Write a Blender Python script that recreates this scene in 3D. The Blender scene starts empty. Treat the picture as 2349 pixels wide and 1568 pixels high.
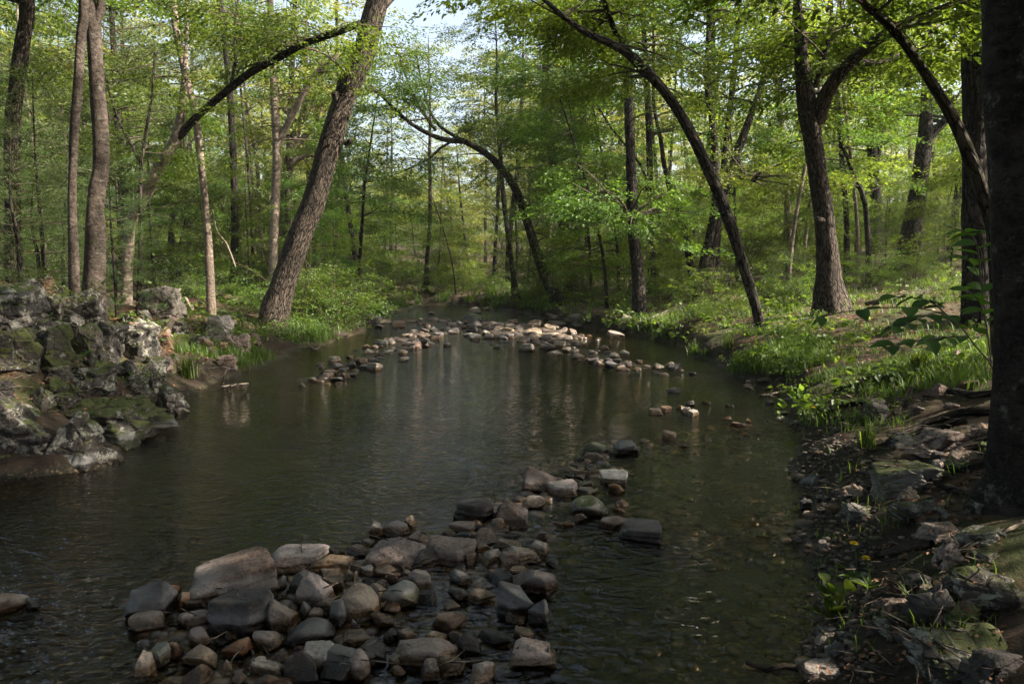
import bpy, math, random
import numpy as np
from mathutils import Vector, Matrix

SEED = 11
rng = np.random.default_rng(SEED)
random.seed(SEED)
scene = bpy.context.scene
COL = scene.collection
PI = math.pi

# ------------------------------------------------------------------ camera
F, CX, CY, HZ, EYE = 1696.0, 1174.5, 784.0, 620.0, 1.9
PITCH = math.atan((CY - HZ) / F)
cp, sp = math.cos(PITCH), math.sin(PITCH)

def ray(vx, vy):
    c, s = (vx - CX) / F, (CY - vy) / F
    return np.array([c, cp + s * sp, -sp + s * cp])

def at_y(vx, vy, Y):
    d = ray(vx, vy); t = Y / d[1]
    return np.array([d[0] * t, Y, EYE + d[2] * t])

def at_z(vx, vy, z=0.0):
    d = ray(vx, vy); t = (z - EYE) / d[2]
    return np.array([d[0] * t, d[1] * t, z])

def proj(p):
    d = np.asarray(p, float) - np.array([0, 0, EYE])
    dep = d[1] * cp - d[2] * sp
    up = d[1] * sp + d[2] * cp
    return CX + F * d[0] / dep, CY - F * up / dep

cam = bpy.data.cameras.new("camera"); camo = bpy.data.objects.new("camera", cam); COL.objects.link(camo)
cam.sensor_width = 36.0; cam.lens = 36.0 * F / 2349.0
cam.clip_start = 0.05; cam.clip_end = 1000
camo.location = (0, 0, EYE); camo.rotation_euler = (PI / 2 - PITCH, 0, 0)
scene.camera = camo

# ------------------------------------------------------------------ noise
def _hash(ix, iy, iz, seed):
    h = (ix.astype(np.int64) * 374761393 + iy.astype(np.int64) * 668265263 + iz.astype(np.int64) * 1440662683 + seed * 974711) & 0xFFFFFFFF
    h = ((h ^ (h >> 13)) * 1274126177) & 0xFFFFFFFF
    h = ((h ^ (h >> 16)) * 2246822519) & 0xFFFFFFFF
    h = h ^ (h >> 15)
    return h / 4294967295.0

def vnoise(P, seed=0):
    P = np.atleast_2d(P); f = np.floor(P); u = P - f; u = u * u * (3 - 2 * u); i = f.astype(np.int64)
    out = 0
    for dx in (0, 1):
        for dy in (0, 1):
            for dz in (0, 1):
                w = (u[:, 0] if dx else 1 - u[:, 0]) * (u[:, 1] if dy else 1 - u[:, 1]) * (u[:, 2] if dz else 1 - u[:, 2])
                out = out + w * _hash(i[:, 0] + dx, i[:, 1] + dy, i[:, 2] + dz, seed)
    return out * 2 - 1

def fbm(P, octv=4, seed=0, gain=.5):
    a, s, tot = 1.0, 0.0, 0.0
    P = np.atleast_2d(P).astype(float)
    for k in range(octv):
        s = s + a * vnoise(P * 2 ** k, seed + k * 17); tot += a; a *= gain
    return s / tot

# ------------------------------------------------------------------ stream outline and ground height
LEFT_V = [(0, 1094), (100, 1092), (190, 1085), (255, 1052), (300, 1012), (350, 985), (400, 962), (428, 945), (435, 895), (480, 880),
          (560, 850), (640, 825), (720, 795), (770, 783), (830, 768), (842, 738), (900, 722), (945, 708), (975, 699)]
RIGHT_V = [(1010, 698), (1090, 702), (1190, 714), (1290, 744), (1400, 762), (1470, 770), (1560, 795), (1640, 832), (1700, 866), (1790, 882),
           (1812, 905), (1800, 940), (1835, 1000), (1845, 1050), (1852, 1100), (1858, 1200), (1855, 1300), (1815, 1400), (1800, 1480), (1820, 1568)]
LEFT = np.array([[-9.0, -12], [-9.0, 1.0], [-7.6, 5.2], [-6.2, 6.6]] + [list(at_z(*v)[:2]) for v in LEFT_V])
RIGHT = np.array([list(at_z(*v)[:2]) for v in RIGHT_V] + [[1.15, 2.2], [1.5, -1], [2.2, -12]])
POLY = np.vstack([LEFT, RIGHT])

def dist_poly(x, y, pts):
    d2 = np.full(x.shape, 1e18)
    for a, b in zip(pts[:-1], pts[1:]):
        ab = b - a; L = (ab @ ab) + 1e-12
        t = np.clip(((x - a[0]) * ab[0] + (y - a[1]) * ab[1]) / L, 0, 1)
        d2 = np.minimum(d2, (x - a[0] - t * ab[0]) ** 2 + (y - a[1] - t * ab[1]) ** 2)
    return np.sqrt(d2)

def inside_poly(x, y, pts):
    ins = np.zeros(x.shape, bool); n = len(pts)
    for i in range(n):
        a, b = pts[i], pts[(i + 1) % n]
        cond = ((a[1] > y) != (b[1] > y))
        xi = (b[0] - a[0]) * (y - a[1]) / ((b[1] - a[1]) if abs(b[1] - a[1]) > 1e-9 else 1e-9) + a[0]
        ins ^= cond & (x < xi)
    return ins

def vline(pts, z=0.0):
    return np.array([at_z(px, py, z)[:2] for px, py in pts])

BARS = [(vline([(330, 1480), (560, 1390), (800, 1320), (1060, 1250), (1190, 1160), (1320, 1085), (1450, 1020)]), .75, -.02),
        (vline([(420, 1600), (700, 1500), (900, 1420), (1050, 1330), (1170, 1230)]), .75, -.03),
        (vline([(1100, 1560), (1180, 1430), (1220, 1300)]), .3, -.07),
        (vline([(1330, 1170), (1450, 1150), (1550, 1000), (1700, 970), (1800, 965)]), .8, -.10),
        (vline([(710, 872), (800, 832), (900, 795), (960, 772), (1010, 757), (1100, 750), (1200, 765), (1290, 788), (1400, 825), (1500, 846), (1580, 856)]), 1.0, .0),
        (vline([(870, 740), (1000, 740), (1150, 748), (1250, 775)]), 2.2, .03)]
BARLINE = vline([(330, 1700), (330, 1480), (560, 1390), (800, 1320), (1060, 1250), (1190, 1160), (1320, 1085), (1480, 1000), (1560, 950), (1600, 860), (1400, 820)])

def ss(a, b, x):
    t = np.clip((x - a) / (b - a), 0, 1)
    return t * t * (3 - 2 * t)

def ground(x, y):
    x = np.atleast_1d(np.asarray(x, float)); y = np.atleast_1d(np.asarray(y, float))
    x0_, y0_ = x, y; Q = np.stack([x, y, 0 * x], 1); wob = .22 + .012 * np.clip(y, 0, 30)
    x = x + wob * fbm(Q * 1.3, 3, 71); y = y + wob * fbm(Q * 1.3 + 9.1, 3, 72)
    dL, dR = dist_poly(x, y, LEFT), dist_poly(x, y, RIGHT)
    d = np.minimum(dL, dR); ins = inside_poly(x, y, POLY)
    x, y = x0_, y0_
    P = np.stack([x, y, 0 * x], 1)
    n1, n2, n3 = fbm(P * .35, 4, 3), fbm(P * 1.7, 3, 9), fbm(P * .06, 2, 21)
    # left bank: a steep rocky rise near the camera, low and flat farther on
    near = 1 - ss(9.5, 19, y)
    Pl = .5 + 2.7 * near; sl = .22 + .42 * near
    hl = Pl * (1 - np.exp(-d * sl / Pl)) + .035 * d ** 1.25
    # right bank: an undercut step, then the wood's floor rising slowly
    nr = 1 - ss(6.0, 10.5, y)
    hr_far = .40 * (1 - np.exp(-d / .16)) + .30 * (1 - np.exp(-d / 2.5)) + .055 * d ** 1.25
    hr_near = 1.05 * (1 - np.exp(-d * .62 / 1.05)) + .03 * d
    hr = hr_far * (1 - nr) + hr_near * nr
    w = dR ** 3 / (dL ** 3 + dR ** 3 + 1e-9)
    h = hl * w + hr * (1 - w)
    h = 7.5 * np.tanh(h / 7.5)
    amp = np.minimum(d, 1.0)
    h = h + amp * (.16 * n1 + .05 * n2) + np.minimum(d * .08, 1.2) * n3
    # bed
    deep = np.where(dL < dR, .6, .42)
    deep = np.where((y < 9) & (dR < 3.2) & (dR < dL), .30, deep)
    bed = -deep * (1 - np.exp(-d / .9)) - .02 + .025 * n2
    for pts, hw, top in BARS:
        db = dist_poly(x, y, pts)
        bed = np.maximum(bed, top + .02 * n2 - (db / hw) ** 2 * .16)
    return np.where(ins, np.minimum(bed, .09), np.maximum(h, .015 + .02 * n2 * amp))

xs = np.concatenate([np.arange(-130, -14, 4), np.arange(-14, -9, .3), np.arange(-9, 6, .10), np.arange(6, 14, .25), np.arange(14, 131, 4)])
ys = np.concatenate([np.arange(-30, -8, 3), np.arange(-8, 2, .5), np.arange(2, 13, .10), np.arange(13, 30, .22), np.arange(30, 60, .6), np.arange(60, 181, 5)])
_GX, _GY = np.meshgrid(xs, ys)
GRID = ground(_GX.ravel(), _GY.ravel()).reshape(len(ys), len(xs))

def gfast(x, y):
    """the ground sheet's height, read from its own grid"""
    x = np.clip(np.atleast_1d(np.asarray(x, float)), xs[0], xs[-1] - 1e-6); y = np.clip(np.atleast_1d(np.asarray(y, float)), ys[0], ys[-1] - 1e-6)
    i = np.clip(np.searchsorted(xs, x, "right") - 1, 0, len(xs) - 2); j = np.clip(np.searchsorted(ys, y, "right") - 1, 0, len(ys) - 2)
    u = (x - xs[i]) / (xs[i + 1] - xs[i]); v = (y - ys[j]) / (ys[j + 1] - ys[j])
    return (GRID[j, i] * (1 - u) + GRID[j, i + 1] * u) * (1 - v) + (GRID[j + 1, i] * (1 - u) + GRID[j + 1, i + 1] * u) * v

def gz(x, y):
    return float(gfast(x, y)[0])

_ts = np.concatenate([np.arange(2.0, 16, .04), np.arange(16, 140, .2)])
def hit(vx, vy, lift=0.0):
    """first point of the ground (or the water) under a pixel of the photograph"""
    d = ray(vx, vy); d = d / d[1]
    P = d[None, :] * _ts[:, None]; P[:, 2] += EYE
    g = np.maximum(gfast(P[:, 0], P[:, 1]), 0) + lift
    k = np.nonzero(P[:, 2] <= g)[0]
    if len(k) == 0:
        k = [np.argmin(P[:, 2] - g)]
    p = P[k[0]].copy(); p[2] = g[k[0]]
    return p

# ------------------------------------------------------------------ object helpers
def mesh_from(name, V, Fc, mats, midx=None, smooth=True):
    V = np.asarray(V, np.float32); Fc = np.asarray(Fc, np.int32)
    me = bpy.data.meshes.new(name)
    nf, k = Fc.shape
    me.vertices.add(len(V)); me.vertices.foreach_set("co", V.ravel())
    me.loops.add(nf * k); me.loops.foreach_set("vertex_index", Fc.ravel())
    me.polygons.add(nf)
    me.polygons.foreach_set("loop_start", np.arange(0, nf * k, k, dtype=np.int32))
    me.polygons.foreach_set("loop_total", np.full(nf, k, np.int32))
    if midx is not None:
        me.polygons.foreach_set("material_index", np.asarray(midx, np.int32))
    me.polygons.foreach_set("use_smooth", np.full(nf, smooth, bool))
    for m in mats:
        me.materials.append(m)
    me.update(calc_edges=True); me.validate()
    return me

def link(name, data, parent=None, loc=None, rotz=0.0):
    o = bpy.data.objects.new(name, data); COL.objects.link(o)
    if parent is not None:
        o.parent = parent
    if loc is not None:
        o.location = loc
    if rotz:
        o.rotation_euler = (0, 0, rotz)
    return o

def tag(o, label=None, cat=None, group=None, kind=None):
    if label: o["label"] = label
    if cat: o["category"] = cat
    if group: o["group"] = group
    if kind: o["kind"] = kind
    return o

def copy_tree(o):
    c = o.copy(); COL.objects.link(c)
    for ch in KIDS.get(o.name, []):
        d = ch.copy(); COL.objects.link(d); d.parent = c
    return c
KIDS = {}

class QB:
    """collects quads"""
    def __init__(s): s.V, s.F, s.M, s.n, s.A = [], [], [], 0, []
    def add(s, V, Fc, m=0, A=None):
        V = np.asarray(V, float).reshape(-1, 3); Fc = np.asarray(Fc, int); s.A.append(A if A is not None else V)
        s.V.append(V); s.F.append(Fc + s.n); s.M.append(np.full(len(Fc), m, int)); s.n += len(V)
    def leafquads(s, Q, m=0):
        n = len(Q)
        s.add(Q.reshape(-1, 3), np.arange(n * 4).reshape(n, 4), m)
    def mesh(s, name, mats, smooth=True):
        me = mesh_from(name, np.vstack(s.V), np.vstack(s.F), mats, np.concatenate(s.M), smooth)
        if any("bark" in m_.name or m_.name == "driftwood" for m_ in mats):
            at = me.attributes.new("barkco", "FLOAT_VECTOR", "POINT"); at.data.foreach_set("vector", np.vstack(s.A).astype(np.float32).ravel())
        return me

def resample(P, R, step):
    """Catmull-Rom through points"""
    P = np.asarray(P, float); R = np.asarray(R, float)
    n = len(P); out, rad = [], []
    for i in range(n - 1):
        p0 = P[max(i - 1, 0)]; p1 = P[i]; p2 = P[i + 1]; p3 = P[min(i + 2, n - 1)]
        k = max(1, int(np.linalg.norm(p2 - p1) / step))
        for j in range(k):
            t = j / k
            out.append(.5 * ((2 * p1) + (-p0 + p2) * t + (2 * p0 - 5 * p1 + 4 * p2 - p3) * t * t + (-p0 + 3 * p1 - 3 * p2 + p3) * t ** 3))
            rad.append(R[i] * (1 - t) + R[i + 1] * t)
    out.append(P[-1]); rad.append(R[-1])
    return np.array(out), np.array(rad)

def tube(qb, P, R, sides=8, rough=0.0, seed=0, m=0, freq=3.0, cap=True, lobes=0.0):
    P = np.asarray(P, float); R = np.asarray(R, float); n = len(P)
    T = np.gradient(P, axis=0); T /= (np.linalg.norm(T, axis=1, keepdims=True) + 1e-9)
    ref = np.array([0, 1.0, 0]) if abs(T[0][1]) < .9 else np.array([1.0, 0, 0])
    N = np.zeros_like(P); N[0] = np.cross(np.cross(T[0], ref), T[0]); N[0] /= np.linalg.norm(N[0])
    for i in range(1, n):
        v = N[i - 1] - T[i] * (N[i - 1] @ T[i]); N[i] = v / (np.linalg.norm(v) + 1e-9)
    B = np.cross(T, N)
    a = np.arange(sides) / sides * 2 * PI
    dirs = N[:, None, :] * np.cos(a)[None, :, None] + B[:, None, :] * np.sin(a)[None, :, None]
    rr = R[:, None] * np.ones(sides)
    if rough > 0:
        L = np.concatenate([[0], np.cumsum(np.linalg.norm(np.diff(P, axis=0), axis=1))])
        q = np.stack([np.cos(a)[None, :] * 1.3 + 0 * L[:, None], np.sin(a)[None, :] * 1.3 + 0 * L[:, None], L[:, None] * freq * .35 + 0 * a[None, :]], -1).reshape(-1, 3)
        rr = rr * (1 + rough * fbm(q * 1.0 + seed * 3.7, 2, seed).reshape(n, sides) + rough * .6 * vnoise(q * np.array([4.5, 4.5, 2.2]) + seed, seed + 5).reshape(n, sides))
    if lobes > 0:
        hgt = (P[:, 2] - P[0, 2] - .25)[:, None]; ph = seed * 1.7
        rr = rr * (1 + lobes * np.exp(-np.clip(hgt, 0, 9) / (R[0] * 1.1 + .05)) * (.45 + .55 * np.cos(a[None, :] * 5 + ph) + .3 * np.cos(a[None, :] * 3 + ph * 2)))
        rr = rr * (1 + .16 * np.clip(vnoise(np.stack([np.cos(a)[None, :] * 1.1 + 0 * L[:, None], np.sin(a)[None, :] * 1.1 + 0 * L[:, None], L[:, None] * 1.1 + 0 * a[None, :]], -1).reshape(-1, 3) + seed, seed + 31).reshape(n, sides) - .35, 0, 1) * 2)
    V = P[:, None, :] + dirs * rr[:, :, None]
    i = np.arange(n - 1)[:, None] * sides; j = np.arange(sides)[None, :]; j2 = (j + 1) % sides
    Fc = np.stack([i + j, i + j2, i + sides + j2, i + sides + j], -1).reshape(-1, 4)
    V = V.reshape(-1, 3)
    Lc = np.concatenate([[0], np.cumsum(np.linalg.norm(np.diff(P, axis=0), axis=1))])
    A = np.stack([np.cos(a)[None, :] * R[:, None], np.sin(a)[None, :] * R[:, None], Lc[:, None] + 0 * a[None, :]], -1).reshape(-1, 3) + np.array([seed * 1.37, seed * .71, 0])
    if cap:
        A = np.vstack([A, A[-1:]])
        c = len(V); V = np.vstack([V, P[-1] + T[-1] * R[-1] * .4])
        l = (n - 1) * sides
        cf = np.array([[l + k, l + (k + 1) % sides, c, c] for k in range(0, sides)])
        # degenerate quads are split as two-step fans
        cf = np.array([[l + k, l + (k + 1) % sides, l + (k + 2) % sides, c] for k in range(0, sides, 2)])
        Fc = np.vstack([Fc, cf])
    qb.add(V, Fc, m, A)

# ------------------------------------------------------------------ materials
def new_mat(name):
    m = bpy.data.materials.new(name); m.use_nodes = True
    nt = m.node_tree; nt.nodes.clear()
    out = nt.nodes.new("ShaderNodeOutputMaterial")
    def N(t, **kw):
        n = nt.nodes.new(t)
        for k, v in kw.items():
            if k in n.inputs: n.inputs[k].default_value = v
            else: setattr(n, k, v)
        return n
    return m, nt, N, nt.links.new, out

def ramp(N, stops, interp="LINEAR"):
    r = N("ShaderNodeValToRGB"); e = r.color_ramp.elements; r.color_ramp.interpolation = interp
    while len(e) > 1: e.remove(e[-1])
    e[0].position, e[0].color = stops[0][0], (*stops[0][1], 1) if len(stops[0][1]) == 3 else stops[0][1]
    for p, c in stops[1:]:
        x = e.new(p); x.color = (*c, 1)
    return r

def mixc(N, L, fac, a, b, blend="MIX"):
    m = N("ShaderNodeMix", data_type="RGBA", blend_type=blend)
    for sock, v in ((m.inputs[0], fac), (m.inputs[6], a), (m.inputs[7], b)):
        if hasattr(v, "is_output"): L(v, sock)
        elif isinstance(v, (int, float)): sock.default_value = v
        else: sock.default_value = (*v, 1)
    return m.outputs[2]

def mth(N, L, op, a, b=0.0, clamp=False):
    m = N("ShaderNodeMath", operation=op, use_clamp=clamp)
    for k, v in ((0, a), (1, b)):
        if hasattr(v, "is_output"): L(v, m.inputs[k])
        else: m.inputs[k].default_value = v
    return m.outputs[0]

def mrange(N, L, v, a, b, c=0.0, d=1.0):
    m = N("ShaderNodeMapRange"); m.interpolation_type = "SMOOTHSTEP"
    L(v, m.inputs[0])
    for k, q in zip((1, 2, 3, 4), (a, b, c, d)): m.inputs[k].default_value = q
    return m.outputs[0]

def noise(N, L, vec, scale, detail=4, rough=.55, dist=0.0):
    n = N("ShaderNodeTexNoise"); n.inputs["Scale"].default_value = scale; n.inputs["Detail"].default_value = detail
    n.inputs["Roughness"].default_value = rough; n.inputs["Distortion"].default_value = dist
    if vec is not None: L(vec, n.inputs["Vector"])
    return n.outputs["Fac"]

def leaf_mat(name, dark, light, trans=.42, tcol=None, gloss=.03):
    m, nt, N, L, out = new_mat(name)
    g = N("ShaderNodeNewGeometry"); oi = N("ShaderNodeObjectInfo")
    r = ramp(N, [(0, dark), (.75, light), (1, tuple(min(1, c * 1.35) for c in light))])
    L(g.outputs["Random Per Island"], r.inputs[0])
    hs = N("ShaderNodeHueSaturation")
    L(mrange(N, L, oi.outputs["Random"], 0, 1, .486, .512), hs.inputs["Hue"]); L(mrange(N, L, oi.outputs["Random"], 0, 1, .8, 1.15), hs.inputs["Value"])
    L(r.outputs[0], hs.inputs["Color"])
    d = N("ShaderNodeBsdfDiffuse"); t = N("ShaderNodeBsdfTranslucent"); gl = N("ShaderNodeBsdfGlossy", Roughness=.5)
    L(hs.outputs[0], d.inputs[0])
    tc = mixc(N, L, 1.0, hs.outputs[0], tcol or (2.1, 1.95, 1.0), "MULTIPLY"); L(tc, t.inputs[0])
    ms = N("ShaderNodeMixShader", Fac=trans); L(d.outputs[0], ms.inputs[1]); L(t.outputs[0], ms.inputs[2])
    m2 = N("ShaderNodeMixShader", Fac=gloss); L(ms.outputs[0], m2.inputs[1]); L(gl.outputs[0], m2.inputs[2])
    L(m2.outputs[0], out.inputs[0])
    return m

def bark_mat(name, dark, light, scale=14.0, band=False, lichen=0.0, moss=0.0):
    m, nt, N, L, out = new_mat(name)
    tc = N("ShaderNodeAttribute", attribute_name="barkco").outputs["Vector"]
    mp = N("ShaderNodeMapping"); L(tc, mp.inputs[0])
    mp.inputs["Scale"].default_value = (1, 1, 1.5) if band else (1, 1, .2)
    n1 = noise(N, L, mp.outputs[0], scale, 6, .7, .6)
    n2 = noise(N, L, tc, 2.2, 4, .65); nf = noise(N, L, tc, 45, 4, .7)
    r = ramp(N, [(.36, dark), (.62, light)]); L(n1, r.inputs[0])
    col = mixc(N, L, mrange(N, L, n2, .38, .62, 0, .65), r.outputs[0], tuple(c * .55 for c in dark))
    col = mixc(N, L, mrange(N, L, nf, .45, .7, 0, .35), col, tuple(min(1, c * 1.5) for c in light))
    hgt = mth(N, L, "MULTIPLY_ADD", nf, .25); L(n1, nt.nodes[-1].inputs[2])
    if not band:      # long fissures between ridges of bark
        vo = N("ShaderNodeTexVoronoi", feature="DISTANCE_TO_EDGE"); vo.inputs["Scale"].default_value = scale * .9
        nd = N("ShaderNodeTexNoise"); nd.inputs["Scale"].default_value = 9; L(mp.outputs[0], nd.inputs["Vector"])
        va = N("ShaderNodeVectorMath", operation="MULTIPLY_ADD"); L(nd.outputs["Color"], va.inputs[0]); va.inputs[1].default_value = (.10, .10, .10); L(mp.outputs[0], va.inputs[2])
        L(va.outputs[0], vo.inputs["Vector"])
        fis = mrange(N, L, vo.outputs["Distance"], .0, .16)
        col = mixc(N, L, fis, tuple(c * .35 for c in dark), col)
        hgt = mth(N, L, "ADD", hgt, mth(N, L, "MULTIPLY", fis, 1.1))
    if lichen:
        n3 = noise(N, L, tc, 7, 7, .75)
        col = mixc(N, L, mrange(N, L, n3, .62 - lichen * .12, .70 - lichen * .08, 0, .6), col, (.20, .20, .165))
    if moss:
        n4 = noise(N, L, tc, 3.2, 5, .7)
        col = mixc(N, L, mrange(N, L, n4, .56 - moss * .1, .70, 0, .75), col, (.045, .060, .014))
    p = N("ShaderNodeBsdfPrincipled", Roughness=.9); p.inputs["Specular IOR Level"].default_value = .2
    L(col, p.inputs["Base Color"])
    b = N("ShaderNodeBump", Strength=1.0, Distance=.035); L(hgt, b.inputs["Height"]); L(b.outputs[0], p.inputs["Normal"])
    L(p.outputs[0], out.inputs[0])
    return m

def stone_mat(name, dark, light, speck=.5, lichen=0.0, moss=0.0, spec_white=0.0):
    m, nt, N, L, out = new_mat(name)
    g = N("ShaderNodeNewGeometry"); pos = g.outputs["Position"]; oi = N("ShaderNodeObjectInfo")
    n1 = noise(N, L, pos, 5.0, 6, .62, .5); n2 = noise(N, L, pos, 42.0, 4, .7); n0 = noise(N, L, pos, 1.6, 3)
    r = ramp(N, [(.38, dark), (.60, light)]); L(n1, r.inputs[0])
    col = mixc(N, L, mrange(N, L, n0, .42, .60, 0, .45), r.outputs[0], tuple(c * .7 for c in dark)); r = nt.nodes[-1]
    r_out = col
    col = mixc(N, L, mrange(N, L, n2, .4, .75, 0, speck), r_out, tuple(min(1, c * 1.7) for c in light))
    col = mixc(N, L, mrange(N, L, n2, .5, .3, 0, .65), col, tuple(c * .45 for c in dark))
    hs = N("ShaderNodeHueSaturation"); L(col, hs.inputs["Color"])
    L(mrange(N, L, oi.outputs["Random"], 0, 1, .72, 1.3), hs.inputs["Value"]); L(mrange(N, L, oi.outputs["Random"], 0, 1, 1.2, .75), hs.inputs["Saturation"])
    col = hs.outputs[0]
    sx = N("ShaderNodeSeparateXYZ"); L(pos, sx.inputs[0]); sn = N("ShaderNodeSeparateXYZ"); L(g.outputs["Normal"], sn.inputs[0])
    if lichen:
        n3 = noise(N, L, pos, 7.5, 8, .74, .3)
        col = mixc(N, L, mrange(N, L, n3, .60 - .10 * lichen, .64 - .09 * lichen, 0, .85), col, (.27, .26, .22))
        n5 = noise(N, L, pos, 3.2, 7, .74)
        col = mixc(N, L, mrange(N, L, n5, .52, .57, 0, .75), col, (.022, .021, .018))
    if moss:
        n4 = noise(N, L, pos, 2.6, 6, .7)
        up = mth(N, L, "MULTIPLY_ADD", sn.outputs[2], .22)
        nt.nodes[-1].inputs[2].default_value = 0.0
        f = mth(N, L, "ADD", n4, up)
        col = mixc(N, L, mrange(N, L, f, .74 - moss * .2, .80 - moss * .2, 0, .88), col, mixc(N, L, n2, (.022, .034, .007), (.085, .095, .016)))
    nz = noise(N, L, pos, 7.0, 3)
    zz = mth(N, L, "MULTIPLY_ADD", nz, .07); nt.nodes[-1].inputs[2].default_value = -.035
    zz = mth(N, L, "ADD", sx.outputs[2], zz)
    dry = mth(N, L, "MULTIPLY", mrange(N, L, zz, .05, .075), mrange(N, L, zz, .17, .10)); dry = mth(N, L, "MULTIPLY", dry, mrange(N, L, n0, .40, .60, .0, .75))
    col = mixc(N, L, dry, col, tuple(.45 * c + .13 for c in light))
    wet = mrange(N, L, zz, .075, .035, 0, 1)
    col = mixc(N, L, wet, col, mixc(N, L, 1.0, col, (.34, .28, .20), "MULTIPLY"))
    p = N("ShaderNodeBsdfPrincipled"); L(col, p.inputs["Base Color"])
    L(mrange(N, L, wet, 0, 1, .85, .22), p.inputs["Roughness"])
    p.inputs["Specular IOR Level"].default_value = .35
    b = N("ShaderNodeBump", Strength=.9, Distance=.03)
    hgt = mth(N, L, "MULTIPLY_ADD", n2, .35); L(n1, nt.nodes[-1].inputs[2])
    L(hgt, b.inputs["Height"]); L(b.outputs[0], p.inputs["Normal"])
    L(p.outputs[0], out.inputs[0])
    return m

def plain_mat(name, c, rough=.7, var=.4, scale=20):
    m, nt, N, L, out = new_mat(name)
    g = N("ShaderNodeNewGeometry")
    n = noise(N, L, g.outputs["Position"], scale, 3)
    col = mixc(N, L, n, tuple(x * (1 - var) for x in c), tuple(min(1, x * (1 + var)) for x in c))
    p = N("ShaderNodeBsdfPrincipled", Roughness=rough); L(col, p.inputs["Base Color"]); p.inputs["Specular IOR Level"].default_value = .25
    L(p.outputs[0], out.inputs[0])
    return m

M = {}
M["leaf"] = leaf_mat("leaf_green", (.036, .076, .012), (.095, .155, .024), .46)
M["leaf_light"] = leaf_mat("leaf_spring", (.060, .105, .015), (.14, .19, .032), .46)
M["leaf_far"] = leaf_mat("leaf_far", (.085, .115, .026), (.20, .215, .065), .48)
M["leaf_under"] = leaf_mat("leaf_undergrowth", (.036, .072, .012), (.10, .15, .024), .46)
M["needle"] = leaf_mat("pine_needle", (.055, .085, .028), (.12, .15, .055), .35, (1.9, 1.9, 1.0))
M["needle_pale"] = leaf_mat("sapling_needle", (.045, .085, .025), (.10, .14, .045), .3, (1.6, 1.6, .9))
M["grass"] = leaf_mat("grass_blade", (.035, .075, .012), (.095, .15, .024), .4)
M["litter"] = leaf_mat("dead_leaf", (.075, .035, .018), (.24, .125, .065), .15, (1.2, 1.1, .9))
M["big_leaf"] = leaf_mat("broad_leaf", (.030, .090, .014), (.055, .135, .020), .40)
M["bark"] = bark_mat("bark_grey", (.030, .023, .018), (.135, .105, .080), 22)
M["bark_dark"] = bark_mat("bark_dark", (.016, .013, .011), (.070, .056, .044), 20, lichen=.1)
M["bark_moss"] = bark_mat("bark_mossy", (.030, .025, .019), (.13, .105, .075), 20, lichen=.3, moss=.6)
M["bark_pale"] = bark_mat("bark_pale", (.07, .052, .040), (.30, .24, .19), 9, band=True)
M["bark_band"] = bark_mat("bark_banded", (.018, .014, .011), (.14, .11, .088), 11, band=True, lichen=.3)
M["bark_lichen"] = bark_mat("bark_lichen", (.024, .019, .016), (.10, .084, .068), 16, lichen=.35)
M["bark_near"] = bark_mat("bark_near", (.010, .008, .007), (.060, .050, .042), 11, band=True, lichen=.45)
M["twig"] = plain_mat("twig_brown", (.075, .056, .042), .85)
M["root"] = bark_mat("root_bark", (.022, .017, .013), (.095, .072, .055), 16)
M["grey"] = stone_mat("stone_grey", (.074, .053, .043), (.215, .162, .134))
M["dark"] = stone_mat("stone_dark", (.026, .022, .020), (.072, .062, .056), .12)
M["brown"] = stone_mat("stone_brown", (.076, .050, .035), (.20, .135, .092))
M["tan"] = stone_mat("stone_tan", (.135, .10, .072), (.31, .235, .165))
M["pink"] = stone_mat("stone_pinkish", (.13, .098, .084), (.30, .225, .19))
M["pale"] = stone_mat("stone_pale", (.16, .138, .116), (.28, .245, .21))
M["rust"] = stone_mat("stone_rust", (.10, .050, .022), (.27, .135, .055))
M["mossy"] = stone_mat("stone_mossy", (.07, .062, .054), (.18, .165, .145), .2, moss=.75)
M["lichen"] = stone_mat("rock_lichen", (.024, .021, .018), (.082, .070, .060), .2, lichen=.9, moss=.35)
M["lichen_moss"] = stone_mat("rock_moss", (.022, .019, .015), (.075, .063, .050), .2, lichen=.4, moss=.9)
M["driftwood"] = bark_mat("driftwood", (.11, .09, .07), (.34, .28, .22), 26)
M["yellow"] = plain_mat("dandelion_yellow", (.75, .52, .02), .6, .15)

def gravel_mat():
    m, nt, N, L, out = new_mat("gravel_mixed")
    g = N("ShaderNodeNewGeometry"); r = ramp(N, [(0, (.030, .024, .020)), (.3, (.055, .040, .030)), (.55, (.10, .072, .052)), (.8, (.14, .105, .082)), (1, (.20, .17, .145))]); L(g.outputs["Random Per Island"], r.inputs[0])
    n2 = noise(N, L, g.outputs["Position"], 50, 4, .7); col = mixc(N, L, mrange(N, L, n2, .4, .7, 0, .6), r.outputs[0], (.03, .024, .018))
    sx = N("ShaderNodeSeparateXYZ"); L(g.outputs["Position"], sx.inputs[0]); wet = mrange(N, L, sx.outputs[2], .05, .02)
    col = mixc(N, L, wet, col, mixc(N, L, 1.0, col, (.62, .46, .28), "MULTIPLY"))
    p = N("ShaderNodeBsdfPrincipled"); L(col, p.inputs["Base Color"]); L(mrange(N, L, wet, 0, 1, .9, .35), p.inputs["Roughness"]); L(p.outputs[0], out.inputs[0])
    return m

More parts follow.
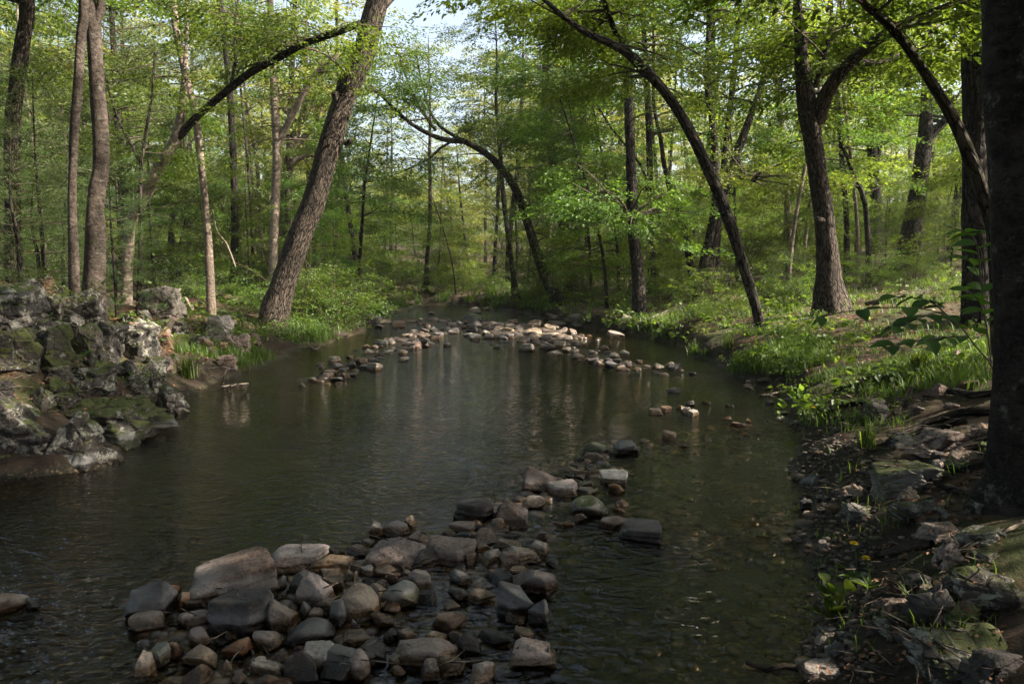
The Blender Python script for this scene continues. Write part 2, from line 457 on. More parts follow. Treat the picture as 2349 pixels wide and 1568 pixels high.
def ground_mat():
    m, nt, N, L, out = new_mat("forest_floor")
    g = N("ShaderNodeNewGeometry"); pos = g.outputs["Position"]; sx = N("ShaderNodeSeparateXYZ"); L(pos, sx.inputs[0])
    n1 = noise(N, L, pos, .8, 5, .6); n2 = noise(N, L, pos, 9, 6, .7); n3 = noise(N, L, pos, 55, 4, .75)
    vo = N("ShaderNodeTexVoronoi"); vo.inputs["Scale"].default_value = 24; L(pos, vo.inputs["Vector"])
    lit = ramp(N, [(.2, (.022, .015, .010)), (.5, (.085, .052, .032)), (.8, (.20, .125, .080))]); L(n3, lit.inputs[0])
    soil = mixc(N, L, n2, (.018, .013, .009), (.07, .048, .032))
    c = mixc(N, L, mrange(N, L, n2, .4, .6), soil, lit.outputs[0])
    grn = mixc(N, L, n3, (.008, .014, .004), (.060, .085, .016))
    c = mixc(N, L, mrange(N, L, n1, .46, .62, 0, .8), c, grn)
    # stream bed: rounded gravel in browns
    bedr = ramp(N, [(0, (.035, .024, .014)), (.35, (.11, .072, .038)), (.7, (.17, .12, .065)), (1, (.06, .05, .035))]); L(vo.outputs["Color"], bedr.inputs[0])
    bed = mixc(N, L, mrange(N, L, vo.outputs["Distance"], .1, .5), bedr.outputs[0], (.02, .016, .010))
    bed = mixc(N, L, mrange(N, L, n2, .45, .65, 0, .8), bed, (.045, .038, .018))
    c = mixc(N, L, mrange(N, L, sx.outputs[2], .50, .28, 0, .85), c, mixc(N, L, n3, (.008, .006, .004), (.045, .032, .022)))  # low bank soil darkened: undercut shade painted in, along with wet earth
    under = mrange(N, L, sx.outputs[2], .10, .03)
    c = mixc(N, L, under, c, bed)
    p = N("ShaderNodeBsdfPrincipled"); L(c, p.inputs["Base Color"]); p.inputs["Specular IOR Level"].default_value = .25
    L(mrange(N, L, under, 0, 1, .95, .5), p.inputs["Roughness"])
    b = N("ShaderNodeBump", Strength=.9, Distance=.04); h = mth(N, L, "ADD", n2, mth(N, L, "MULTIPLY", n3, .4))
    L(h, b.inputs["Height"]); L(b.outputs[0], p.inputs["Normal"]); L(p.outputs[0], out.inputs[0])
    return m

def water_mat():
    m, nt, N, L, out = new_mat("stream_water")
    g = N("ShaderNodeNewGeometry"); pos = g.outputs["Position"]
    at = N("ShaderNodeAttribute", attribute_name="depth"); ar = N("ShaderNodeAttribute", attribute_name="rough")
    mp = N("ShaderNodeMapping"); L(pos, mp.inputs[0]); mp.inputs["Scale"].default_value = (1, 1.7, 1); mp.inputs["Rotation"].default_value = (0, 0, .12)
    w1 = noise(N, L, mp.outputs[0], 7.0, 2, .4, 1.2); w2 = noise(N, L, mp.outputs[0], 19.0, 3, .55, 1.2); w3 = noise(N, L, pos, 1.1, 2)
    hgt = mth(N, L, "ADD", mth(N, L, "MULTIPLY", w1, .55), mth(N, L, "MULTIPLY", w2, .045))
    amp = mth(N, L, "ADD", mrange(N, L, w3, .3, .7, .35, 1.0), mth(N, L, "MULTIPLY", ar.outputs["Fac"], 2.4))
    hgt = mth(N, L, "MULTIPLY", hgt, amp)
    b = N("ShaderNodeBump", Strength=1.0, Distance=.046); L(hgt, b.inputs["Height"])
    gl = N("ShaderNodeBsdfGlossy", Roughness=.015); L(b.outputs[0], gl.inputs["Normal"])
    fr = N("ShaderNodeFresnel", IOR=1.36); L(b.outputs[0], fr.inputs["Normal"])
    tr = N("ShaderNodeBsdfTransparent")
    tint = mixc(N, L, mrange(N, L, at.outputs["Fac"], 0, .45), (.95, .86, .68), (.50, .42, .25)); L(tint, tr.inputs[0])
    mk = N("ShaderNodeBsdfDiffuse"); mk.inputs[0].default_value = (.030, .031, .014, 1)
    ms = N("ShaderNodeMixShader"); L(mrange(N, L, at.outputs["Fac"], .08, .55, .0, .14), ms.inputs[0]); L(tr.outputs[0], ms.inputs[1]); L(mk.outputs[0], ms.inputs[2])
    mx = N("ShaderNodeMixShader"); L(fr.outputs[0], mx.inputs[0]); L(ms.outputs[0], mx.inputs[1]); L(gl.outputs[0], mx.inputs[2])
    # white water where the stream breaks over stones
    wn = noise(N, L, pos, 13.0, 6, .75, 1.2)
    ff = mth(N, L, "MULTIPLY", mrange(N, L, wn, .54, .72), mrange(N, L, ar.outputs["Fac"], .5, 1.0, 0, .28))
    fo = N("ShaderNodeBsdfDiffuse"); fo.inputs[0].default_value = (.6, .62, .65, 1)
    mf = N("ShaderNodeMixShader"); L(ff, mf.inputs[0]); L(mx.outputs[0], mf.inputs[1]); L(fo.outputs[0], mf.inputs[2])
    L(mf.outputs[0], out.inputs[0])
    return m

# ------------------------------------------------------------------ ground sheet and water
def grid_mesh(name, xs, ys, zf, mats):
    X, Y = np.meshgrid(xs, ys); x, y = X.ravel(), Y.ravel()
    z = zf(x, y); nx, ny = len(xs), len(ys)
    i = np.arange(ny - 1)[:, None] * nx; j = np.arange(nx - 1)[None, :]
    Fc = np.stack([i + j, i + j + 1, i + nx + j + 1, i + nx + j], -1).reshape(-1, 4)
    return mesh_from(name, np.stack([x, y, z], 1), Fc, mats), x, y

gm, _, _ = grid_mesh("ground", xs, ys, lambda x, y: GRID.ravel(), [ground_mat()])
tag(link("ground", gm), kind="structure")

wx = np.arange(-9.4, 7.0, .2); wy = np.concatenate([np.arange(-12, 2, .5), np.arange(2, 14, .2), np.arange(14, 46, .4)])
wm, x, y = grid_mesh("water", wx, wy, lambda x, y: 0 * x, [water_mat()])
dep = np.clip(-ground(x, y), 0, 1)
RAPIDS = [((60, 1400), 1.0, 1.0), ((150, 1480), .7, .9), ((1640, 866), .7, .9), ((1720, 880), .6, .8), ((1580, 856), .6, .7), ((780, 762), 1.6, .55), ((880, 745), 2.0, .5), ((1450, 1000), .9, .3),
          ((1120, 1300), .6, .35), ((1080, 1420), .5, .3), ((1600, 1240), .6, .5), ((1760, 1220), .5, .5), ((1650, 960), 1.2, .35), ((850, 1150), 1.3, .42), ((760, 1030), 2.0, .30), ((950, 1080), 1.6, .25), ((600, 1250), 1.0, .3), ((1290, 720), 2.5, .45), ((250, 1430), .5, .6)]
rg = np.full(x.shape, .08)
for (px, py), r_, a_ in RAPIDS:
    c = at_z(px, py); rg = np.maximum(rg, a_ * np.exp(-((x - c[0]) ** 2 + (y - c[1]) ** 2) / r_ ** 2))
for nm, arr in (("depth", dep), ("rough", rg)):
    a = wm.attributes.new(nm, "FLOAT", "POINT"); a.data.foreach_set("value", arr.astype(np.float32))
tag(link("water", wm), kind="structure")
tag(bpy.data.objects["water"], "dark rippled stream water over brown gravel", "stream")

# ------------------------------------------------------------------ stones
def ico(sub):
    import bmesh
    bm = bmesh.new(); bmesh.ops.create_icosphere(bm, subdivisions=sub, radius=1.0)
    V = np.array([v.co[:] for v in bm.verts]); Fc = np.array([[v.index for v in f.verts] for f in bm.faces]); bm.free()
    return V, Fc
ICO6, ICO5, ICO2 = ico(6), ico(5), ico(2)

def stone_shape(seed, kind, crag=False):
    r = np.random.default_rng(seed); U, Fc = ICO6 if crag else ICO5
    if kind == "block":
        n = np.vstack([np.eye(3), -np.eye(3)]) + r.normal(0, .16, (6, 3)); d = np.array([1, 1, 1, 1, 1, 1.]) * r.uniform(.82, 1, 6)
        ex = r.normal(0, 1, (4, 3)); n = np.vstack([n, ex]); d = np.concatenate([d, r.uniform(.85, 1.15, 4)]); p = 60
    elif kind == "round":
        n = r.normal(0, 1, (20, 3)); d = r.uniform(.84, 1.08, 20); p = 17
    elif kind == "wedge":
        n = np.array([[.75, .1, .7], [-.5, .2, .85], [0, -.8, .5], [0, .8, .5], [0, 0, -1], [1, 0, .1], [-1, 0, .1]]) + r.normal(0, .13, (7, 3)); d = r.uniform(.55, .8, 7); p = 60
        n = np.vstack([n, r.normal(0, 1, (3, 3))]); d = np.concatenate([d, r.uniform(.9, 1.1, 3)])
    else:  # angular
        n = np.vstack([np.array([[0, 0, 1], [0, 0, -1], [1, .3, 0], [-1, 0, .2], [0, 1, .1], [.2, -1, .1]]) + r.normal(0, .28, (6, 3)), r.normal(0, 1, (5, 3))]); d = np.concatenate([r.uniform(.6, .95, 6), r.uniform(.75, 1.05, 5)]); p = 80
    n = n / np.linalg.norm(n, axis=1, keepdims=True)
    q = np.maximum(U @ n.T, 0) / d
    rad = np.minimum((q ** p).sum(1) ** (-1 / p), 1.5)
    V = U * rad[:, None]
    if crag:
        pc = r.normal(0, 1, (34, 3)); pc /= np.linalg.norm(pc, axis=1, keepdims=True); pc *= r.uniform(.75, 1.0, (34, 1))
        wv = V + .10 * np.stack([fbm(V * 2.2 + q_, 3, seed + q_) for q_ in (1, 2, 3)], 1)
        dd = np.sort(np.linalg.norm(wv[:, None, :] * np.array([1, 1, 1.5]) - pc[None] * np.array([1, 1, 1.5]), axis=2), axis=1); ci = np.linalg.norm(wv[:, None, :] * np.array([1, 1, 1.5]) - pc[None] * np.array([1, 1, 1.5]), axis=2).argmin(1)
        off = r.uniform(-.10, .10, 34)[ci]; gr = (V * r.normal(0, .10, (34, 3))[ci]).sum(1)
        V = V * (1 + off + gr - .10 * np.exp(-(dd[:, 1] - dd[:, 0]) / .03) + .03 * fbm(V * 5 + seed, 4, seed + 9, .6) + .018 * fbm(V * 16 + seed, 3, seed + 19, .6))[:, None]
    mn, mx = V.min(0), V.max(0); V = (V - (mn + mx) / 2) / ((mx - mn) / 2)
    amp = .04 if kind == "round" else .07
    nn = fbm(V * 1.9 + seed, 4, seed)
    V = V * (1 + amp * nn + amp * .3 * vnoise(V * 9 + seed, seed + 3) + amp * .22 * vnoise(V * 22 + seed, seed + 4))[:, None]
    if kind != "round":   # broken ledges
        lay = V[:, 2] * 5 + .6 * nn
        V[:, :2] *= (1 + .018 * np.sign(np.sin(lay * 2.4)))[:, None]
    return mesh_from("stone_" + kind, V, Fc, [M["grey"]])

SHAPES = {k: [stone_shape(s * 7 + i, k) for i in range(n)] for s, (k, n) in enumerate((("block", 6), ("round", 6), ("wedge", 5), ("angular", 9)))}
SHAPES_B = {k: [stone_shape(500 + s * 7 + i, k, True) for i in range(n)] for s, (k, n) in enumerate((("block", 4), ("round", 4), ("wedge", 4), ("angular", 5)))}
STONES = []
shape_count = {}

def put_stone(name, x0, y0, x1, y1, mat, shape, label=None, rot=None, sub=0.0, flat=None, zg=None, tilt=None, bury=.22):
    if name == "stone" and y0 > 960:
        gx_, gy_ = (x1 - x0) * .02, (y1 - y0) * .05; x0 -= gx_; x1 += gx_; y0 -= gy_; y1 += gy_ * .5
    w, h = x1 - x0, y1 - y0; cx, cy = (x0 + x1) / 2, (y0 + y1) / 2
    b = hit(cx, y1 - .12 * h) if zg is None else at_z(cx, y1 - .12 * h, zg)
    d0 = ray(cx, cy); dist = b[1]
    W = w * dist / F; a = (cy - HZ) / F
    sa, ca = math.sin(max(a, .02)), math.cos(a)
    hp = h * dist / F
    D = min(.85 * W, .55 * hp / sa); D = max(D, .45 * W)
    Hh = (hp - D * sa * .8) / ca; Hh = float(np.clip(Hh * 1.08, .36 * W, (1.5 if name == "stone" else .85) * W))
    z0 = b[2] - sub
    zc = z0 + Hh * (.5 - bury * .3)
    t = (zc - EYE) / d0[2] if d0[2] < -.02 and zg is not None else None
    Yc = b[1] + D * .42
    P = at_y(cx, cy, Yc)
    if sub == 0 and P[2] < z0 + Hh * .2: P[2] = z0 + Hh * .3
    if name == "stone" and shape == "round" and not label and int(x0 * 13 + y0 * 7) % 10 < 6: shape = "angular"
    if name == "stone" and not label and mat in ("grey", "brown", "dark") and int(x0 * 3 + y0 * 11) % 10 < 3: mat = ("pink", "tan", "brown")[int(x0) % 3]
    k = shape_count.get(shape, 0); shape_count[shape] = k + 1
    tb = SHAPES_B if name == "boulder" else SHAPES; me = tb[shape][k % len(tb[shape])]
    o = link(name, me)
    o.location = (P[0], Yc, min(P[2], z0 + Hh * .42) - sub * .5)
    hz = Hh * (1 + bury) * .5
    if name == "stone" and y0 < 1130 and zg is None and b[2] < .06:
        Hh = min(Hh, .62 * W); hz = Hh * (1 + bury) * .5; o.location.z = Hh * (.22 if mat != "pale" else .28)
    r2 = random.Random(k * 31 + int(x0 * 7 + y0))
    rz = rot if rot is not None else r2.choice([0, PI]) + r2.uniform(-.35, .35) * (1 if label else 2)
    tl = tilt if tilt is not None else r2.uniform(-.14, .14) * (1 if label else 1.8)
    o.scale = (W * .54, D * .58, hz * 1.06)
    o.rotation_euler = (r2.uniform(-.12, .12) * (1 if label else 1.8), tl, rz)
    o.material_slots[0].link = "OBJECT"; o.material_slots[0].material = M[mat]
    o["category"] = "boulder" if name == "boulder" else "stone"
    STONES.append((o, mat, shape, label, (cx, cy), W))
    return o

def conv(sx, ox, oy):
    return lambda b: (ox + b[0] * sx, oy + b[1] * sx, ox + b[2] * sx, oy + b[3] * sx)
cA, cB, cC = conv(.2502, 286.7, 1175.7), conv(.2867, 802.9, 1118.3), conv(.2441, 1003.6, 975.0)
cD, cE, cFc, cG = conv(.3174, 1118.3, 716.9), conv(.2441, 659.5, 676.7), conv(.3474, 0, 573.5), conv(.5005, 1566.8, 783.4)
a_, b_, r_, w_ = "angular", "block", "round", "wedge"
LIST_A = [
 (640,430,1365,870,"grey",b_,"large flat-topped grey boulder with pale veins, biggest rock of the stone bar"),
 (800,760,1330,1180,"dark",b_,"black boulder with a pale waterline band, leaning on the flat-topped grey boulder"),
 (1610,570,1910,900,"pink",w_,"pinkish tan wedge of rock standing on end in the stone bar"),
 (1480,540,1780,800,"dark",w_,"dark brown slab leaning behind the pinkish tan wedge"),
 (1945,670,2320,1030,"tan",r_,"round blotchy tan boulder with a brown cap right of the pinkish wedge"),
 (1365,340,1825,580,"pink",b_,"long pinkish slab behind the flat-topped grey boulder at the water's edge"),
 (1640,410,2080,560,"tan",a_,"tan slab lying just right of the long pinkish slab"),
 (60,680,445,1020,"dark",b_,"dark square boulder with pale scuffs on top, half in the rushing water"),
 (10,945,375,1160,"brown",r_,"smooth brown domed stone alone in the fast water, wet along its base"),
 (500,855,815,1070,"grey",r_,"dome-shaped grey stone with a pale top left of the black boulder"),
 (575,1100,805,1310,"brown",r_,"squarish brown cobble with rounded corners below the pale-topped dome"),
 (905,1190,1160,1370,"rust",r_,"round rust-brown cobble in the wet gap under the black boulder"),
 (540,1240,900,1450,"tan",a_,"long pale tan stone lying aslant below the squarish brown cobble"),
 (105,1310,250,1540,"tan",w_,"pale pointed stone poking out of the water at the bar's tip"),
 (225,1250,410,1450,"mossy",a_,"dark mossy lump beside the pale pointed stone"),
 (1290,830,1590,1130,"brown",a_,"grey-brown boulder touching the black boulder's right side"),
 (1185,1090,1470,1305,"brown",r_,"brown tapered stone with a whitish foot below the black boulder"),
 (1480,995,1920,1250,"dark",r_,"long smooth dark slate slab tilted up to the right"),
 (1840,840,2050,1100,"dark",a_,"black upright slab in front of the blotchy tan boulder"),
 (1675,915,1835,1050,"pink",b_,"pinkish cobble under the pinkish wedge"),
 (1600,835,1725,1010,"dark",w_,None),(1365,615,1490,750,"pale",a_,None),(1455,1060,1585,1160,"pink",a_,None),
 (1465,1310,1770,1590,"dark",w_,"black pointed stone with a whitish base at the bottom of the photo"),
 (1650,1260,1910,1500,"pale",b_,"pale grey stone with a dark wet corner beside the black pointed stone"),
 (1150,1430,1455,1540,"pale",b_,"long whitish stone lying flat against the black pointed stone"),
 (1815,1295,2240,1600,"dark",a_,"broad dark grey boulder right of the pale stone with a wet corner"),
 (1190,1345,1315,1480,"pale",r_,None),(530,1400,760,1600,"brown",w_,"grey-brown triangular stone below the long pale tan stone"),
 (310,1475,530,1590,"pale",r_,None),(885,1360,975,1540,"brown",w_,"thin brown shard standing upright in the wet gap"),
 (980,1485,1115,1590,"brown",r_,None),(440,770,620,930,"rust",a_,None),(520,790,760,900,"brown",a_,None),(300,685,500,790,"rust",r_,"rust-coloured stone awash behind the dark square boulder"),
 (1210,1500,1560,1640,"brown",r_,None),(1510,1250,1640,1330,"grey",r_,None),(360,1220,530,1380,"rust",a_,None),
 (1830,590,2060,750,"brown",a_,None),(2020,560,2120,670,"tan",a_,None),(2180,520,2280,620,"pale",a_,None),(2090,490,2190,585,"brown",r_,None),
 (1840,345,2000,415,"tan",a_,None),(2000,330,2240,430,"brown",a_,None),(2080,260,2200,340,"dark",a_,None),(1340,1300,1500,1400,"dark",r_,None),
 (1370,740,1460,810,"pale",a_,None),(1240,815,1400,870,"grey",b_,None),(810,1150,930,1230,"dark",r_,None),(930,1135,1060,1220,"grey",a_,None),
 (1530,290,1720,380,"dark",b_,None),(1490,585,1610,660,"pink",a_,None)]
LIST_B = [
 (-2820,850,-2560,1030,"brown",r_,"brown stone awash at the photo's left border in the fast water"),(-2600,900,-2480,1010,"dark",r_,"dark wet stone right beside the brown stone awash at the left border"),
 (155,410,580,690,"grey",w_,"broad grey-brown boulder with ochre stains in the middle of the stone bar"),
 (570,420,985,640,"grey",a_,"wide greenish grey boulder right of the ochre-stained one"),
 (370,450,760,660,"dark",a_,"dark slab wedged between the two broad grey boulders"),
 (110,780,305,980,"tan",a_,None),(265,770,555,980,"mossy",r_,"dark mossy brown boulder left of the sky-lit trickle"),(475,690,660,860,"brown",a_,None),
 (480,850,710,945,"dark",a_,None),(180,640,370,745,"pink",r_,None),
 (785,810,955,935,"dark",r_,"black domed stone sitting in the sky-lit trickle"),(800,680,1020,800,"dark",r_,None),
 (1105,670,1330,795,"dark",r_,"long black stone across the head of the trickle"),
 (1300,620,1680,890,"grey",a_,"big angular greenish grey boulder sloping into the right channel"),
 (1175,780,1475,1060,"dark",a_,"large flat black-grey boulder with a twig across it"),
 (1440,905,1590,1110,"dark",a_,"black upright lump right of the flat black-grey boulder"),(1230,1015,1400,1110,"brown",r_,None),
 (660,1005,940,1180,"brown",r_,"round brown boulder with a pale worn face in the trickle"),(160,995,370,1135,"brown",r_,None),
 (270,1150,395,1260,"dark",r_,None),(375,1145,510,1270,"brown",r_,None),(570,1150,760,1290,"tan",a_,None),(765,1150,930,1240,"grey",r_,None),
 (855,1200,1045,1400,"dark",w_,"black angular stone with a grey top below the pale-faced boulder"),(0,1330,160,1590,"dark",r_,None),(80,1260,320,1410,"dark",a_,None),
 (370,1280,840,1470,"brown",b_,"long flat brown slab near the bottom of the photo"),
 (660,1340,910,1530,"tan",w_,"tan-edged boulder lying against the long flat brown slab"),(565,1435,720,1590,"grey",b_,None),(320,1360,400,1450,"pale",b_,None),(330,1440,455,1520,"tan",r_,None),
 (1300,1215,1640,1490,"pink",w_,"pyramid-shaped stone with a grey top and wet reddish base in the right channel"),
 (1310,1140,1460,1255,"dark",b_,None),(1030,1160,1320,1290,"dark",r_,"flat stone just under the water of the trickle"),(0,1090,90,1210,"dark",r_,None),
 (845,95,1140,285,"dark",b_,"dark block with a pale vein round its foot at the upper edge of the bar"),
 (1145,130,1410,340,"grey",w_,"smooth grey boulder next to the golden stone"),
 (1370,85,1550,190,"tan",r_,"golden tan stone with a white sunlit top"),(820,270,1010,365,"grey",b_,None),(1100,245,1220,360,"brown",a_,None),
 (270,270,450,400,"dark",w_,None),(165,300,260,410,"brown",b_,None),(430,240,530,330,"brown",w_,None),(980,365,1190,470,"grey",r_,None),(950,375,1030,435,"pale",a_,None),
 (840,340,990,430,"dark",a_,None),(720,335,840,430,"brown",w_,None),(460,395,630,460,"brown",b_,None),(870,540,995,640,"brown",a_,None),(995,515,1210,645,"pink",a_,None),
 (985,460,1120,545,"brown",a_,None),(1195,525,1345,675,"grey",a_,None),(1230,445,1520,615,"tan",a_,"boulder with a cream patch on its right face by the right channel"),(1165,410,1350,530,"grey",w_,None),
 (1395,415,1595,560,"dark",a_,None),(1455,350,1590,440,"grey",r_,None),(1230,375,1340,430,"dark",a_,None),(1565,585,1660,660,"dark",r_,None),(475,360,550,420,"brown",r_,None),
 (105,435,190,490,"pale",a_,None),(100,655,190,740,"pale",r_,None),(20,630,110,710,"brown",r_,None),(300,705,385,785,"brown",a_,None),(385,660,500,760,"dark",a_,None),
 (90,735,210,800,"dark",a_,None),(210,750,300,815,"brown",r_,None),(0,690,60,790,"pale",a_,None),(920,1430,1160,1590,"brown",a_,None),(830,630,930,690,"dark",r_,None),(1000,320,1110,370,"dark",a_,None)]
LIST_C = [
 (810,415,1135,650,"grey",a_,"big domed grey boulder on the pool's edge"),(1045,545,1310,695,"pink",a_,"lumpy pinkish rock touching the big domed grey boulder"),
 (1300,590,1500,680,"pale",r_,"long pale stone right of the lumpy pinkish rock"),(1545,455,1800,580,"pale",b_,"pale speckled granite block in the shallow channel"),
 (1610,545,1755,655,"rust",r_,"wet reddish stone in front of the granite block"),(1270,675,1600,870,"mossy",r_,"dark boulder with a mossy cap in the shallow channel"),
 (1740,930,2105,1115,"dark",b_,"dark squared block alone in the right channel"),(1635,775,1740,835,"rust",r_,"small orange stone right of the moss-capped boulder"),(1680,705,1790,775,"brown",r_,None),
 (1640,135,1880,295,"dark",a_,"large dark wedge with a flat slanting face, upstream end of the bar"),(1350,155,1570,290,"mossy",w_,"lichen-green stone on the pool's edge beside the dark wedge"),
 (1400,255,1580,355,"brown",w_,None),(1285,305,1380,350,"dark",r_,None),(1510,200,1630,250,"dark",r_,None),(1540,225,1640,290,"dark",r_,None),
 (2120,30,2245,150,"tan",b_,"tan upright block alone in the amber shallows"),(1900,130,2015,185,"tan",a_,None),(1270,410,1430,490,"tan",a_,None),(1200,390,1290,445,"pink",r_,None),
 (1250,360,1330,410,"brown",r_,None),(1600,380,1680,450,"brown",w_,None),(1180,450,1280,510,"dark",r_,None),(1290,460,1400,505,"brown",r_,None),(1430,435,1535,475,"brown",b_,None),
 (1730,430,1800,480,"tan",r_,None),(705,690,800,745,"brown",r_,None),(1300,520,1350,560,"rust",a_,None),(1335,545,1480,590,"brown",b_,None),(1195,510,1330,590,"pink",w_,None),
 (1660,390,1745,430,"tan",a_,None),(1500,880,1780,980,"brown",r_,"long brown stone lying just under water by the dark squared block"),(1100,905,1190,955,"rust",r_,None),(1180,915,1280,970,"rust",r_,None),
 (1240,850,1405,905,"brown",r_,None),(2265,180,2349,215,"tan",r_,None),(1385,360,1450,390,"brown",r_,None)]
LIST_D = [
 (255,105,390,175,"tan",r_,"large tan boulder at the right end of the upstream bar"),(405,140,525,185,"tan",r_,"flat tan stone just right of the large tan boulder"),(230,230,340,290,"pale",b_,"white cube-shaped rock mirrored in the pool"),
 (380,215,500,275,"grey",a_,None),(535,245,610,290,"tan",r_,None),(620,285,690,335,"pink",a_,None),(730,330,805,370,"grey",b_,None),(845,330,915,370,"brown",r_,None),(880,290,960,335,"tan",r_,"olive-tan stone in the tail of the upstream bar"),
 (845,365,945,400,"dark",b_,None),(1195,360,1270,410,"tan",w_,"tan wedge at the very end of the upstream bar by the white water"),(915,330,975,370,"brown",r_,None),(795,235,880,280,"brown",w_,None),(635,200,720,240,"tan",a_,None),
 (440,285,530,315,"tan",w_,None),(40,225,90,265,"mossy",w_,"small mossy pyramid standing alone in the pool"),(1170,690,1260,740,"tan",b_,"squared pale block, leftmost of the cluster in the riffle"),(1260,680,1335,725,"rust",b_,"rust-brown stone beside the squared pale block"),
 (1395,680,1475,735,"pink",w_,None),(1435,700,1520,755,"pale",a_,None),(1370,665,1430,705,"tan",w_,None),(1430,635,1500,680,"dark",r_,None),(1300,550,1395,590,"dark",r_,"round black stone alone in the run below the white water"),
 (1550,640,1610,665,"dark",r_,None),(1715,665,1780,685,"dark",r_,None),(1455,425,1510,460,"dark",r_,"wet black stone splitting the white water"),(1865,770,1910,800,"tan",r_,None),(1750,795,1860,830,"rust",a_,None),(1690,760,1760,785,"brown",r_,None),
 (1950,460,2075,520,"mossy",r_,"moss-topped stone at the foot of the right bank"),(1870,490,1935,520,"grey",r_,None),(1850,525,1930,555,"pink",r_,None),(2000,520,2060,560,"brown",a_,None),(2080,535,2150,570,"grey",r_,None),
 (950,75,1075,155,"grey",b_,"grey block set in the foot of the right bank under the fallen log"),(865,135,980,180,"grey",a_,None),(600,65,690,110,"mossy",a_,None),(1560,910,1620,935,"tan",a_,None),(2010,640,2065,670,"dark",r_,None),(2075,700,2185,760,"dark",a_,None),
 (265,65,400,100,"brown",r_,None),(440,65,580,100,"grey",r_,None),(690,325,745,350,"tan",a_,None),(600,255,640,280,"pale",r_,None),(1070,335,1115,365,"tan",a_,None)]
LIST_E = [
 (1655,170,1890,265,"mossy",r_,"large smooth mossy grey boulder at the head of the upstream bar"),(1715,105,1830,185,"grey",w_,"grey pyramid rock behind the smooth mossy boulder"),(1835,105,1895,145,"tan",r_,None),(1675,295,1790,365,"dark",b_,"dark squared block amid the pale stones of the upstream bar"),
 (975,265,1100,320,"brown",b_,"brown block standing in the far riffle"),(835,280,920,320,"dark",a_,None),(705,180,880,245,"pale",a_,"pale boulder on the left bank beside the dark bush"),(1245,315,1340,360,"brown",b_,None),
 (1465,450,1530,490,"pale",b_,None),(1310,435,1390,485,"tan",w_,None),(1270,465,1345,505,"pink",r_,None),(1030,580,1140,630,"tan",r_,"tan dome at the water's edge of the bar's left arm"),(675,655,785,705,"dark",b_,None),(635,590,745,660,"grey",a_,None),
 (320,710,460,755,"dark",b_,None),(430,645,535,700,"grey",b_,None),(200,775,280,825,"pale",r_,"pale round stone near the tip of the bar's left arm"),(590,735,655,775,"dark",b_,None),(470,735,590,785,"brown",a_,None),(410,780,525,820,"dark",b_,None),
 (105,825,165,865,"dark",r_,None),(275,755,360,800,"grey",a_,None),(365,745,420,790,"tan",r_,None),(725,525,830,575,"tan",a_,None),(820,420,960,490,"mossy",a_,"mossy boulder on the left arm of the upstream bar"),(1080,435,1165,490,"pink",b_,None),
 (900,520,1000,560,"pale",a_,None),(560,570,640,600,"tan",a_,None),(850,470,900,510,"tan",r_,None),(1145,320,1230,365,"grey",a_,None),(1870,290,1955,340,"tan",a_,None),(1825,330,1910,380,"pale",a_,None),(1660,355,1735,400,"tan",a_,None),
 (1990,385,2060,425,"pale",w_,None),(1950,365,2010,415,"tan",r_,None),(2030,355,2115,410,"dark",a_,None),(1340,290,1430,350,"pale",a_,None),(1310,155,1390,185,"tan",r_,None),(560,630,640,690,"dark",a_,None),(760,600,860,645,"dark",a_,None),(1100,365,1190,400,"tan",r_,None)]
for lst, cv in ((LIST_A, cA), (LIST_B, cB), (LIST_C, cC), (LIST_D, cD), (LIST_E, cE)):
    for it in lst:
        put_stone("stone", *cv(it[:4]), it[4], it[5], it[6])

